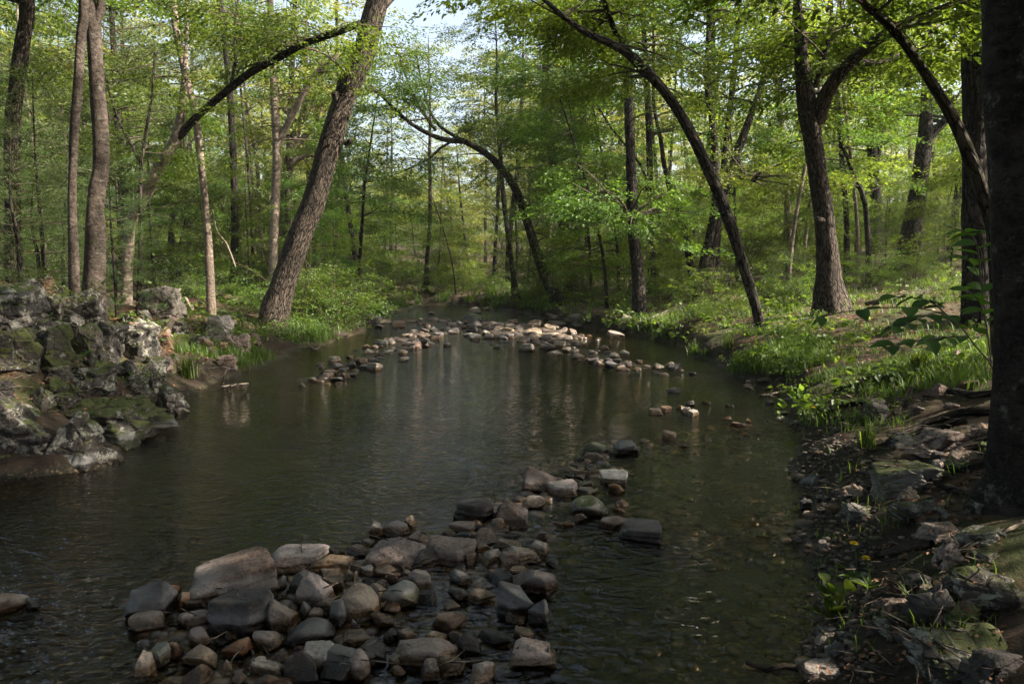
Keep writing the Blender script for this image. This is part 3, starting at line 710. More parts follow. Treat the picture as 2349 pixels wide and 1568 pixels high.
# boulders of the left bank
LIST_F = [
 (-420,900,420,1480,"lichen",a_,"huge black-and-white lichened boulder at the water's edge by the photo's left border"),
 (330,1120,745,1475,"lichen",w_,"low lichened rock tapering into the water right of the huge lichened boulder"),
 (-160,285,270,560,"lichen",b_,"lichened block topping the outcrop at the photo's left border"),(240,300,440,540,"lichen_moss",b_,"squared block in the upper row of the outcrop"),(410,300,670,560,"lichen",b_,"right end block of the outcrop's upper row"),
 (-60,500,240,880,"lichen_moss",a_,"dark mossy bulge low in the outcrop by the left border"),(180,490,480,840,"lichen_moss",a_,"brightest green mossy bulge in the middle of the outcrop"),(400,470,660,780,"lichen_moss",a_,"mossy lichened bulge right of the brightest green one"),(580,480,830,760,"lichen",a_,"white-spotted bulge at the outcrop's right shoulder"),
 (410,780,765,980,"lichen",r_,"rounded lichened boulder above the moss ledge"),(230,840,440,970,"lichen_moss",r_,"small mossy boulder left of the rounded lichened one"),
 (760,430,1010,760,"lichen",b_,"tall layered grey slab leaning at the outcrop's right side"),(770,720,925,900,"lichen",w_,"pointed lichened rock under the layered grey slab"),(880,740,1090,940,"lichen",a_,"pale blocky rock with a dark right face by the grass tuft"),(830,850,1000,985,"lichen",r_,"white-patched rock just above the small reddish wedge"),
 (735,945,870,1030,"pink",w_,"small reddish wedge on the bare ledge"),(1030,930,1245,1115,"lichen",r_,"rounded waterside boulder with yellowish lichen past the ledge"),
 (400,1030,1050,1290,"lichen_moss",a_,"low flat ledge of rock at the water with a bare brown top"),(760,1040,1050,1210,"lichen",w_,"white-faced corner rock of the low ledge"),
 (480,90,635,215,"tan",r_,"plain tan boulder at the top of the leafy slope"),(670,55,840,220,"lichen",r_,"grey rounded boulder right of the plain tan one"),(990,90,1105,205,"lichen",b_,"flat-topped block behind the slim sapling"),
 (1090,110,1320,300,"lichen_moss",w_,"large greenish sloping boulder behind the pale split block"),(1180,280,1270,425,"brown",a_,"brown upright rock right of the pale split block"),(950,300,1200,490,"pale",b_,"pale split block with a mossy top beside the slim sapling"),
 (940,445,1000,525,"pale",r_,"small pale knob below the pale split block"),(1310,465,1530,635,"pale",a_,"pale overhanging boulder with dark shade beneath it"),(1230,575,1365,660,"lichen",r_,"round rock propping the pale overhanging boulder"),
 (1505,570,1645,700,"grey",b_,"dark cracked block right of the pale overhanging boulder"),(1430,610,1500,695,"brown",b_,"brown stub under the pale overhanging boulder"),(1365,630,1430,715,"brown",a_,"brown angular rock at the foot of the overhanging boulder"),
 (1130,480,1240,565,"lichen",w_,"lichened wedge between the pale split block and the overhanging boulder"),(1500,310,1660,380,"brown",r_,"flat brown rock left of the leaning oak's foot"),(-40,870,80,1010,"dark",b_,"dark block above the huge lichened boulder"),(200,905,350,1090,"lichen_moss",w_,"mossy wedge behind the huge lichened boulder"),
 (640,580,780,720,"grey",a_,"shaded grey rock behind the white-spotted bulge"),(1000,560,1140,660,"brown",a_,"brown crumbling rock beside the layered grey slab")]
for it in LIST_F:
    put_stone("boulder", *cFc(it[:4]), it[4], it[5], it[6], bury=.5)
LIST_G = [
 (1015,430,1340,560,"grey",a_,"long flat rock among the roots left of the near tree"),(1320,380,1390,480,"brown",b_,"brown block standing upright near the near tree's trunk"),(1150,540,1215,615,"pink",b_,"small pinkish block below the long flat root rock"),
 (975,670,1070,740,"pale",w_,"pale chip of rock on the dirt below the mossy ledge"),(985,725,1255,870,"lichen",r_,"lichened boulder halfway down the right bank"),(890,605,1230,710,"mossy",b_,"mossy ledge rock above the pale chip"),
 (1150,935,1290,1070,"grey",w_,"grey wedge with a white tip beside the long stick"),(1265,860,1470,970,"lichen",r_,"lichened boulder over the long stick"),(1220,1040,1620,1270,"lichen",r_,"large lichened boulder at the right border below the stick"),
 (990,1300,1490,1620,"lichen",r_,"largest lichened boulder in the bottom right corner"),(890,1190,1040,1280,"grey",a_,"shaded grey rock right of the leafy weed"),(940,1270,1010,1335,"brown",b_,"small brown block below the shaded grey rock"),
 (535,735,590,785,"dark",b_,"black stone at the water's edge of the gravel strip"),(1040,1160,1300,1370,"dark",r_,"dark mossless boulder above the largest lichened one"),(1125,200,1225,265,"grey",w_,"grey wedge on the grassy ledge"),(1260,180,1365,235,"brown",r_,"brown rock on the sunlit needles of the ledge"),
 (1230,45,1290,95,"pink",w_,"sunlit pinkish rock in the tall grass"),(700,250,770,295,"pink",a_,"pinkish stone under the bank's edge roots"),(1200,280,1275,315,"grey",r_,"flat grey stone among the upper roots"),(830,280,965,385,"dark",a_,"dark rock behind the arching root"),(1090,830,1260,930,"grey",a_,"half-buried grey rock beside the lichened boulder"),
 (1250,1420,1563,1600,"dark",a_,"dark rock at the photo's lower right border"),(1050,300,1100,345,"grey",b_,"small grey block in the root tangle"),(1290,545,1420,590,"brown",b_,"thin brown flagstone near the near tree's foot"),(1340,600,1440,640,"brown",b_,"lower brown flagstone near the near tree's foot"),(620,915,665,965,"pink",b_,"squared pinkish stone on the gravel strip")]
for it in LIST_G:
    put_stone("boulder", *cG(it[:4]), it[4], it[5], it[6], bury=.5)
# stones scattered where the bars are, between the ones drawn by hand
taken = [(s[4][0], s[4][1]) for s in STONES]
def scatter(box, n, lo, hi, mats, poly=None):
    k = tries = 0
    while k < n and tries < 4000:
        tries += 1
        vx, vy = random.uniform(box[0], box[2]), random.uniform(box[1], box[3])
        p = at_z(vx, vy)
        if not inside_poly(np.array([p[0]]), np.array([p[1]]), POLY)[0] or gz(p[0], p[1]) < -.09: continue
        s = random.uniform(lo, hi) * F / p[1]
        if min((vx - a) ** 2 + ((vy - b) * 1.6) ** 2 for a, b in taken) < (s * .62) ** 2: continue
        taken.append((vx, vy)); k += 1
        put_stone("stone", vx - s / 2, vy - s * .33, vx + s / 2, vy + s * .33, random.choice(mats), random.choice([a_, a_, r_, b_, w_]))
MX = ["tan", "pink", "brown", "grey", "pale", "tan", "brown", "dark"]
scatter((850, 725, 1330, 800), 24, .22, .42, MX)
scatter((740, 790, 960, 870), 6, .18, .32, MX)
scatter((1280, 770, 1560, 850), 6, .16, .3, MX)
scatter((700, 1240, 1240, 1400), 10, .08, .15, ["grey", "brown", "dark", "tan", "pink"])
scatter((560, 1380, 1150, 1568), 8, .08, .16, ["grey", "brown", "dark", "tan", "pale"])

def rubble(box, n, lo, hi, mats, seed):
    r3 = random.Random(seed); k = 0
    for _ in range(n * 5):
        if k >= n: break
        vx, vy = r3.uniform(box[0], box[2]), r3.uniform(box[1], box[3]); p = hit(vx, vy)
        if gz(p[0], p[1]) < .02 or (1880 < vx < 2030 and 1200 < vy < 1460): continue
        sz = r3.uniform(lo, hi) * F / p[1]; k += 1
        put_stone("boulder", vx - sz / 2, vy - sz * .36, vx + sz / 2, vy + sz * .30, r3.choice(mats), r3.choice([b_, a_, w_, b_]), bury=.4)
rubble((0, 650, 330, 900), 34, .20, .50, ["lichen", "lichen_moss", "lichen", "brown", "mossy"], 3)
rubble((330, 700, 600, 850), 16, .15, .38, ["lichen", "brown", "grey", "lichen_moss"], 4)
rubble((130, 870, 440, 1010), 12, .14, .34, ["lichen", "lichen_moss", "brown"], 5)
rubble((1860, 880, 2290, 1560), 40, .06, .20, ["brown", "brown", "mossy", "dark", "lichen"], 6)
rubble((1840, 960, 1960, 1500), 22, .04, .10, ["brown", "dark", "dark"], 7)
# labels of the stones that have none of their own
COLW = {"grey": "grey", "dark": "blackish", "brown": "brown", "tan": "tan", "pink": "pinkish", "pale": "pale", "rust": "rust-brown", "mossy": "mossy", "lichen": "lichened", "lichen_moss": "mossy"}
SHW = {"angular": "angular", "block": "blocky", "round": "rounded", "wedge": "wedge-shaped"}
MARKS = [("the flat-topped grey boulder", 0), ("the black boulder", 1), ("the pinkish tan wedge", 2), ("the blotchy tan boulder", 4), ("the long pinkish slab", 5), ("the dark square boulder", 7), ("the black pointed stone", 23)]
LMARK = [(nm, STONES[i][4]) for nm, i in MARKS]
def lm(text, key):
    for s in STONES:
        if s[3] and key in s[3]: LMARK.append((text, s[4])); return
for t_, k_ in (("the ochre-stained boulder", "ochre stains"), ("the wide greenish boulder", "wide greenish grey"), ("the pyramid-shaped stone", "pyramid-shaped"), ("the flat black-grey boulder", "large flat black-grey"), ("the pale-faced round boulder", "pale worn face"),
               ("the long flat brown slab", "long flat brown slab near"), ("the golden tan stone", "golden tan"), ("the domed grey boulder", "big domed grey"), ("the granite block", "speckled granite"), ("the moss-capped boulder", "mossy cap"), ("the dark squared block", "dark squared block alone"),
               ("the slanting dark wedge", "large dark wedge"), ("the tan upright block", "tan upright block alone"), ("the large tan boulder", "large tan boulder at"), ("the white cube-shaped rock", "white cube"), ("the olive-tan stone", "olive-tan"), ("the squared pale block", "squared pale block, left"),
               ("the moss-topped bankside stone", "moss-topped stone"), ("the block under the fallen log", "under the fallen log"), ("the smooth mossy boulder", "large smooth mossy"), ("the far dark block", "dark squared block amid"), ("the brown riffle block", "brown block standing in"), ("the tan dome", "tan dome"), ("the pale round tip stone", "pale round stone near"), ("the left arm's mossy boulder", "mossy boulder on the left arm")):
    lm(t_, k_)
ORD = ["", "second ", "third ", "fourth ", "fifth ", "sixth ", "seventh ", "eighth ", "ninth ", "tenth "]
def side_word(dx, dy):
    if abs(dx) > abs(dy) * 1.2: return "left of" if dx < 0 else "right of"
    return "in front of" if dy > 0 else "behind"
def auto_labels(items, marks, fmt):
    """items: (object, description, (vx, vy)); the label counts outwards from the nearest landmark"""
    bins = {}
    for o, desc, (vx, vy) in items:
        nm, (mx, my) = min(marks, key=lambda m: (m[1][0] - vx) ** 2 + ((m[1][1] - vy) * 1.5) ** 2)
        bins.setdefault((desc, nm, side_word(vx - mx, vy - my)), []).append(((vx - mx) ** 2 + (vy - my) ** 2, o.name, o))
    for (desc, nm, sd), l in bins.items():
        for i, (_, _, o) in enumerate(sorted(l, key=lambda t: t[:2])):
            o["label"] = fmt.format(ordn=ORD[min(i, 9)], desc=desc, side=sd, mark=nm)
rest = []
for o, mat, shape, label, c, W in STONES:
    if label: o["label"] = label
    else: rest.append((o, ("small " if W < .17 else "") + COLW[mat] + " " + SHW[shape], c))
    if o.name.startswith("stone"): o["group"] = "stones of the upstream bar" if c[1] < 880 else ("stones of the near bar" if c[1] > 1130 else "stones of the middle shallows")
    else: o["group"] = "rocks of the left bank" if c[0] < 1000 else "rocks of the right bank"
for key, text in (("huge black-and-white", "the huge lichened boulder"), ("layered grey slab leaning", "the layered grey slab"), ("pale split block with", "the pale split block"), ("pale overhanging boulder with", "the overhanging boulder"), ("brightest green mossy", "the green mossy bulge"), ("right end block", "the outcrop's end block"), ("rounded lichened boulder above", "the rounded lichened boulder"), ("long flat rock among", "the long flat root rock"), ("lichened boulder halfway", "the halfway lichened boulder"), ("largest lichened boulder", "the largest lichened boulder"), ("grey wedge with a white tip", "the white-tipped wedge"), ("black stone at the water", "the black gravel-edge stone"), ("shaded grey rock right", "the shaded grey rock")):
    lm(text, key)
auto_labels(rest, LMARK, "{ordn}{desc} stone {side} {mark}")

# pebbles that nobody could count
def pebbles():
    V0, F0 = ICO2; VV, FF, n = [], [], 0
    def put(p, s):
        nonlocal n
        q = rng.normal(0, 1, 3); v = V0 * (1 + .22 * vnoise(V0 * 1.4 + rng.uniform(0, 50), 4))[:, None]
        v = v * np.array([s * rng.uniform(.7, 1.3), s * rng.uniform(.6, 1), s * rng.uniform(.35, .6)])
        a = rng.uniform(0, 2 * PI); c_, s_ = math.cos(a), math.sin(a)
        v = v @ np.array([[c_, s_, 0], [-s_, c_, 0], [0, 0, 1]]).T + p
        VV.append(v); FF.append(F0 + n); n += len(v)
    def zone(box, cnt, lo, hi, zmin=-.2, zmax=.5):
        for _ in range(cnt):
            vx, vy = rng.uniform(box[0], box[2]), rng.uniform(box[1], box[3])
            p = hit(vx, vy); z = gz(p[0], p[1])
            if zmin < z < zmax: put(np.array([p[0], p[1], z + .005]), rng.uniform(lo, hi) * p[1] ** .3)
    zone((1770, 960, 2010, 1568), 1300, .005, .017, -.12)
    zone((1840, 990, 2250, 1300), 160, .006, .02, 0, 2)
    zone((330, 1200, 1280, 1568), 1500, .015, .05, -.12); zone((1060, 1000, 1560, 1240), 620, .015, .05, -.14); zone((420, 1240, 1260, 1500), 700, .02, .042, -.1); zone((1450, 930, 1800, 1020), 160, .02, .05, -.16); zone((1230, 1180, 1850, 1568), 170, .02, .05, -.4)
    zone((1240, 960, 1840, 1250), 330, .015, .04)
    zone((720, 720, 1560, 880), 520, .03, .06, -.08); zone((850, 730, 1330, 790), 240, .06, .10, -.05)
    return mesh_from("gravel", np.vstack(VV), np.vstack(FF), [gravel_mat()])
tag(link("gravel", pebbles()), "loose brown gravel and pebbles along the stream's edges and bars", "gravel", kind="stuff")

# ------------------------------------------------------------------ foliage pieces
def rotm(yaw, pitch, roll):
    return np.array((Matrix.Rotation(yaw, 3, "Z") @ Matrix.Rotation(-pitch, 3, "Y") @ Matrix.Rotation(roll, 3, "X")))

def leaf_quads(base, dirs, L, W, r, tilt=.45):
    """one bent quad per leaf: base, left, tip, right"""
    n = len(base)
    d = dirs / np.linalg.norm(dirs, axis=1, keepdims=True)
    up = np.tile([0, 0, 1.0], (n, 1)) + r.normal(0, tilt, (n, 3))
    s = np.cross(d, up); s /= np.linalg.norm(s, axis=1, keepdims=True) + 1e-9
    nn = np.cross(s, d)
    L = L[:, None]; W = W[:, None]
    mid = base + d * L * .48
    return np.stack([base, mid + s * W * .5 + nn * L * .07, base + d * L - nn * L * .10, mid - s * W * .5 + nn * L * .07], 1)

def make_spray(seed, nl=84, length=1.1, leaf=.085, spread=.5):
    r = np.random.default_rng(seed)
    t = r.uniform(.08, 1, nl) ** .8
    side = r.choice([-1, 1], nl)
    lat = r.uniform(0, 1, nl) * spread * (1 - t * .55) * length * .75
    base = np.stack([t * length + lat * .35, side * lat, .05 * r.normal(0, 1, nl) - .16 * t * t * length - .12 * lat], 1)
    ang = side * r.uniform(.1, 1.3, nl)
    dirs = np.stack([np.cos(ang), np.sin(ang), r.uniform(-.55, .15, nl)], 1)
    L = leaf * r.uniform(.5, 1.4, nl)
    return leaf_quads(base, dirs, L, L * r.uniform(.5, .72, nl), r)

def make_needle_spray(seed, nl=90, length=1.2, nd=.10, th=.012, spread=.45):
    r = np.random.default_rng(seed)
    t = r.uniform(.1, 1, nl); side = r.choice([-1, 1], nl); lat = r.uniform(0, 1, nl) * spread * (1.1 - t) * length
    base = np.stack([t * length + lat * .5, side * lat, .04 * r.normal(0, 1, nl) + .05 * t], 1)
    dirs = np.stack([r.uniform(.1, 1, nl), r.normal(0, .7, nl), r.uniform(-.2, .8, nl)], 1)
    L = nd * r.uniform(.6, 1.4, nl)
    return leaf_quads(base, dirs, L, np.full(nl, th), r, 1.0)

SPRAY = [make_spray(100 + i) for i in range(6)]
SPRAY_FAR = [make_spray(200 + i, 46, 1.3, .135, .6) for i in range(5)]
SPRAY_FINE = [make_spray(300 + i, 84, 1.0, .06, .5) for i in range(5)]
NEEDLE = [make_needle_spray(400 + i, 95, 1.3, .15, .028) for i in range(4)]
NEEDLE_S = [make_needle_spray(500 + i, 120, .55, .085, .006, .5) for i in range(4)]

def put_sprays(qb, sprays, pos, yaw, pitch, scale, r, m=0):
    """stamp leaf sprays, vectorised per prototype"""
    pos = np.asarray(pos); n = len(pos)
    if n == 0: return
    which = r.integers(0, len(sprays), n)
    roll = r.normal(0, .22, n)
    cy_, sy_, cp_, sp_, cr_, sr_ = np.cos(yaw), np.sin(yaw), np.cos(pitch), np.sin(pitch), np.cos(roll), np.sin(roll)
    R = np.zeros((n, 3, 3))
    ex = np.stack([cy_ * cp_, sy_ * cp_, sp_], 1); side = np.stack([-sy_, cy_, 0 * sy_], 1); upv = np.cross(ex, side)
    ey = side * cr_[:, None] + upv * sr_[:, None]; ez = np.cross(ex, ey)
    R[:, :, 0], R[:, :, 1], R[:, :, 2] = ex, ey, ez
    R *= np.asarray(scale)[:, None, None]
    for k in range(len(sprays)):
        idx = np.nonzero(which == k)[0]
        if len(idx) == 0: continue
        Q = sprays[k]
        out = np.einsum("nij,qvj->nqvi", R[idx], Q) + pos[idx][:, None, None, :]
        qb.leafquads(out.reshape(-1, 4, 3), m)

def branch_path(p, yaw, el, L, r, n=5, droop=.25, wig=.12):
    pts = [np.array(p, float)]; d = np.array([math.cos(yaw) * math.cos(el), math.sin(yaw) * math.cos(el), math.sin(el)])
    for i in range(n):
        d = d + r.normal(0, wig, 3) + np.array([0, 0, -droop / n]); d /= np.linalg.norm(d)
        pts.append(pts[-1] + d * L / n)
    return np.array(pts)

def crown_on(paths, r, nb, blen, sprays, per=5, t0=.3, sscale=1.0, qb=None, droop=.3, el=(.0, .6), zmin=1.2, avoid=None, twig_r=.5, yaw_bias=None):
    """fine branches with leaf sprays along limbs; paths: (points, radii, weight)"""
    qb = qb or QB()
    P_, Y_, PT_, S_ = [], [], [], []
    wts = np.array([p[2] for p in paths], float); wts /= wts.sum()
    for b in range(nb):
        pts, rad, _ = paths[r.choice(len(paths), p=wts)]
        t = t0 + (1 - t0) * r.uniform(0, 1) ** .85
        f = t * (len(pts) - 1); i = min(int(f), len(pts) - 2); u = f - i
        p = pts[i] * (1 - u) + pts[i + 1] * u; rr = rad[i] * (1 - u) + rad[i + 1] * u
        if p[2] < zmin: continue
        yaw = r.uniform(0, 2 * PI) if yaw_bias is None else r.normal(yaw_bias[0], yaw_bias[1])
        L = blen * r.uniform(.55, 1.25) * (1.15 - .5 * t)
        bp = branch_path(p, yaw, r.uniform(*el), L, r, 5, droop)
        br = max(.006, min(rr * .5, .012 + .011 * L)) * twig_r * 2
        tube(qb, bp, np.linspace(br, .004, len(bp)), 4, m=1, cap=False)
        for k in range(per):
            q = r.uniform(.25, 1.0) if k else 1.0
            f2 = q * 5; j = min(int(f2), 4); bpnt = bp[j] * (1 - (f2 - j)) + bp[j + 1] * (f2 - j)
            if bpnt[2] < zmin: continue
            dv = bp[j + 1] - bp[j]; ya = math.atan2(dv[1], dv[0]) + r.choice([-1, 1]) * r.uniform(.2, 1.1) * (1 if k else .2)
            P_.append(bpnt); Y_.append(ya); PT_.append(r.normal(-.05, .14)); S_.append(sscale * r.uniform(.7, 1.25))
    if P_:
        put_sprays(qb, sprays, np.array(P_), np.array(Y_), np.array(PT_), np.array(S_), r)
    return qb

# ------------------------------------------------------------------ trees drawn from the photograph
TREES = []          # (text, (vx, vy)) landmarks for the labels of the others
WSC = .84
def hero(name, label, base, path, limbs=(), bark="bark", top=14.0, crown=None, leafm="leaf", drift=0.0, seed=1, sides=18, rough=.10, flare=1.35, cat="tree", mark=None, Y=None, twigs=True, limb_bark=None):
    r = np.random.default_rng(seed + 1000)
    if top >= 11: top += 4
    b = hit(base[0], base[1]) if Y is None else None
    if b is None: b = at_y(base[0], base[1], Y); b[2] = gz(b[0], b[1])
    Yb = b[1]; pts, rad = [], []
    w0 = path[0][2] if len(path[0]) > 2 else 30
    pts.append(np.array([b[0], Yb, b[2] - .35])); rad.append(base[2] * WSC / 2 * Yb / F * flare)
    pts.append(np.array([b[0], Yb, b[2] + .03])); rad.append(base[2] * WSC / 2 * Yb / F * (flare * .5 + .5))
    n = len(path)
    for i, q in enumerate(path):
        yy = Yb + drift * (i + 1) / n
        pts.append(at_y(q[0], q[1], yy)); rad.append(q[2] * WSC / 2 * yy / F)
    if top and pts[-1][2] < top:
        d = pts[-1] - pts[-2]; d /= np.linalg.norm(d); r0 = rad[-1]; p = pts[-1]; k = 4
        step = (top - p[2]) / k
        for i in range(k):
            d = d * .5 + np.array([0, 0, .6]) + r.normal(0, .06, 3); d /= np.linalg.norm(d)
            p = p + d * step / max(d[2], .5); pts.append(p); rad.append(max(.015, r0 * (1 - (i + 1) / (k + .2))))
    root = link(name, None, loc=tuple(b)); root.empty_display_size = .3
    tag(root, label, cat)
    off = np.array(b)
    P, R = resample(pts, rad, max(.10, Yb * .011))
    qb = QB(); tube(qb, P - off, R, sides, rough, seed, freq=3, lobes=.22)
    link("trunk", qb.mesh("trunk", [M[bark]]), root)
    paths = [(P, R, 1.0)]
    for li, lim in enumerate(limbs):
        lp, lr = [], []
        for q in lim:
            yy = Yb + (q[3] if len(q) > 3 else 0); lp.append(at_y(q[0], q[1], yy)); lr.append(q[2] * WSC / 2 * yy / F)
        if lr[-1] > .035 and lp[-1][2] < top and lim[-1][1] < 40:    # a limb leaving the frame goes on
            d = lp[-1] - lp[-2]; d /= np.linalg.norm(d); p = lp[-1]
            for i in range(3):
                d = d + np.array([0, 0, .12]) + r.normal(0, .12, 3); d /= np.linalg.norm(d); p = p + d * 1.3
                lp.append(p); lr.append(lr[-1] * .62)
        LP, LR = resample(lp, lr, max(.10, Yb * .012))
        qb = QB(); tube(qb, LP - off, LR, max(6, sides - 6), rough * .8, seed + li + 7)
        link("limb", qb.mesh("limb", [M[limb_bark or bark]]), root)
        paths.append((LP, LR, .8))
    if crown:
        c = dict(nb=40, blen=2.2, sprays=SPRAY, per=5, t0=.3); c.update(crown)
        if top >= 15: c['nb'] = int(c['nb'] * 1.35); c['blen'] *= 1.35
        w = c.pop("weights", None)
        if w: paths = [(p[0], p[1], w[min(i, len(w) - 1)]) for i, p in enumerate(paths)]
        qb = crown_on(paths, r, **c)
        if qb.n:
            for i in range(len(qb.V)): qb.V[i] = qb.V[i] - off
            link("crown", qb.mesh("crown", [M[leafm], M["twig"]], False), root)
    if mark: TREES.append((mark, (base[0], base[1] - 120)))
    return root, paths

hero("oak_tree", "massive leaning oak trunk rising to the right from the left bank", (627, 748, 66),
     [(650, 650, 66), (688, 540, 62), (720, 460, 60), (752, 350, 60), (778, 262, 58), (800, 200, 56), (833, 128, 58), (850, 60, 56), (866, 0, 54), (890, -120, 48)],
     limbs=[[(858, 22, 26), (880, 12, 26), (890, 4, 20, .1)], [(775, 240, 20, -.1), (768, 214, 20, -.3)], [(792, 330, 16), (806, 322, 14, -.1)], [(846, 110, 22), (858, 98, 20, -.2)]],
     bark="bark", top=15, crown=dict(nb=30, t0=.85, blen=2.6, per=5, weights=[1, 0, 0, 0, 0]), seed=3, sides=28, rough=.07, mark="the massive leaning oak")
hero("forked_tree", "mossy bent tree, pale lit foot, long dark limb over to the leaning oak", (282, 556, 26),
     [(300, 516, 26), (330, 452, 30), (366, 382, 30), (402, 322, 26)],
     limbs=[[(398, 328, 21), (436, 284, 20), (475, 247, 19), (520, 209, 19), (575, 166, 20, -.3), (640, 132, 19, -.6), (700, 100, 18, -.9), (770, 75, 20, -1.2), (825, 55, 18, -1.4)], [(530, 195, 10), (540, 140, 8), (538, 70, 6), (545, 0, 5)]],
     bark="bark_pale", limb_bark="bark_dark", top=9, Y=19, crown=dict(nb=44, t0=.45, blen=1.9, per=4, weights=[.2, 1, .6], zmin=5), seed=5, drift=0, mark="the bent mossy tree")  # pale trunk bark carries the sunlight, dark limb bark the shade
hero("slender_tree", "straight banded trunk, left of the pair on the leafy slope", (165, 570, 23), [(166, 480, 22), (168, 380, 21), (172, 280, 22), (180, 180, 23), (186, 80, 24), (192, 0, 24)],
     bark="bark_band", top=12, Y=12.5, crown=dict(nb=26, t0=.5, blen=2.0, per=5, zmin=5), seed=8, mark="the slope pair's left trunk")
hero("banded_tree", "thick rough trunk with pale bands, right of the pair on the leafy slope", (208, 560, 52), [(220, 470, 44), (232, 390, 40), (230, 300, 40), (222, 200, 37), (216, 100, 35), (208, 30, 38), (190, -60, 34)],
     limbs=[[(214, 60, 24), (232, 20, 20), (226, -30, 18)]], bark="bark_band", top=13, Y=12.8, crown=dict(nb=28, t0=.5, blen=2.2, per=5, zmin=5), seed=9, mark="the thick banded trunk")
hero("woodland_tree", "dark trunk by the photo's upper left corner, half hidden by leaves", (28, 560, 38), [(28, 420, 36), (30, 300, 38), (38, 200, 36), (52, 90, 36), (62, 0, 36)], bark="bark", top=13, crown=dict(nb=40, t0=.3, blen=2.4, per=6), seed=10, Y=15, mark="the upper left corner trunk")
hero("sapling", "slim bare-stemmed sapling among the rocks with a thin fork", (318, 712, 13), [(320, 620, 12), (322, 500, 10), (324, 380, 9), (335, 300, 7), (348, 220, 6), (356, 120, 5)],
     limbs=[[(324, 378, 8), (300, 330, 7), (275, 285, 7), (252, 215, 6), (232, 150, 5)]], bark="bark", top=0, crown=dict(nb=14, t0=.6, blen=1.0, per=4, sprays=SPRAY_FINE, zmin=3.2), seed=11, sides=10, mark="the slim sapling")
hero("birch_tree", "pale speckled birch stem between the bent tree and the leaning oak", (482, 648, 22), [(480, 590, 20), (474, 500, 18), (466, 420, 17), (456, 330, 17), (446, 250, 17), (425, 170, 17), (408, 90, 18), (396, 0, 18)], bark="bark_pale", top=14, Y=20, crown=dict(nb=34, t0=.5, blen=2.2, per=5, zmin=5), seed=12, mark="the pale birch")
hero("forked_tree", "straight grey tree with a low fork just left of the leaning oak", (622, 655, 24), [(628, 560, 22), (632, 450, 22), (635, 340, 22), (630, 250, 20), (626, 150, 18), (622, 40, 16), (618, -60, 14)],
     limbs=[[(634, 345, 18), (652, 300, 18), (680, 245, 17), (710, 190, 16), (745, 150, 15), (776, 124, 14)]], bark="bark_pale", top=10.5, Y=25, crown=dict(nb=20, t0=.5, blen=2.2, per=5, zmin=5), seed=13, mark="the low-forked grey tree")
hero("twisted_tree", "sunlit tree with twisting pale limbs behind the leaning oak", (650, 600, 30), [(655, 500, 28), (660, 400, 26), (668, 340, 24), (690, 280, 18), (700, 230, 14)],
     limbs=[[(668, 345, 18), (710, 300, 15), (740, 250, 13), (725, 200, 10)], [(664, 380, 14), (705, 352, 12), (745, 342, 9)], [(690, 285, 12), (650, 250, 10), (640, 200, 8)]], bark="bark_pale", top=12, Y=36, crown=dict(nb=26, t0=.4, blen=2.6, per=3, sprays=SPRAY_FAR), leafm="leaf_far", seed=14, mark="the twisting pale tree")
hero("arching_tree", "dark tree arching left over the stream with drooping bare limbs", (1285, 700, 38), [(1258, 650, 30), (1235, 590, 26), (1216, 530, 24), (1198, 470, 22), (1178, 425, 21), (1150, 385, 19), (1112, 350, 17), (1066, 324, 15)],
     limbs=[[(1066, 324, 17), (1030, 322, 14), (990, 310, 12, -.5), (940, 282, 10, -1), (895, 240, 8, -1.5), (850, 195, 6, -2)], [(1060, 322, 10), (1010, 290, 9, .5), (985, 250, 7, .7), (965, 180, 5, .9), (955, 120, 4, 1)], [(1000, 300, 8), (955, 235, 7), (930, 170, 5), (905, 100, 4)],
            [(1150, 385, 9), (1148, 330, 7, .6), (1165, 270, 6, 1)], [(1040, 322, 8, -.4), (1010, 340, 7, -.6), (975, 370, 5, -1), (930, 390, 4, -1.4)]], bark="bark_moss", top=0, crown=dict(nb=84, t0=.35, blen=2.2, per=4, weights=[.8, 1, .7, .7, .8, .5], droop=.4, sprays=SPRAY), seed=15, mark="the arching streamside tree")
hero("slender_tree", "slim leaning stem with pale exposed roots at the far right bank", (1184, 692, 20), [(1178, 640, 14), (1168, 560, 13), (1158, 480, 13), (1150, 400, 12), (1145, 320, 11)], bark="bark", top=11, crown=dict(nb=34, t0=.4, blen=2, per=4), seed=16, flare=1.9, mark="the slim stem with pale roots")
hero("woodland_tree", "slanting tree with a sunlit patch, right of the arching tree", (1312, 612, 32), [(1300, 540, 32), (1288, 470, 30), (1274, 390, 28), (1262, 310, 26), (1252, 230, 22)], bark="bark", top=14, Y=36, crown=dict(nb=40, t0=.35, blen=2.6, per=4, sprays=SPRAY_FAR), leafm="leaf", seed=17, mark="the slanting tree")
hero("woodland_tree", "upright dark trunk close behind the slanting tree", (1332, 640, 22), [(1328, 540, 20), (1322, 420, 19), (1316, 300, 18), (1312, 200, 16)], bark="bark_dark", top=15, Y=38, crown=dict(nb=40, t0=.35, blen=2.6, per=4, sprays=SPRAY_FAR), seed=18)
hero("woodland_tree", "straight dark trunk with a sunlit foot at the right bank's edge", (1468, 722, 36), [(1464, 640, 33), (1456, 560, 31), (1450, 480, 31), (1448, 400, 26), (1444, 300, 24), (1440, 200, 22), (1434, 80, 20)], limbs=[[(1452, 500, 16), (1442, 494, 13, -.2)]], bark="bark_dark", top=16, crown=dict(nb=48, t0=.4, blen=2.4, per=5), seed=19, mark="the straight dark trunk")
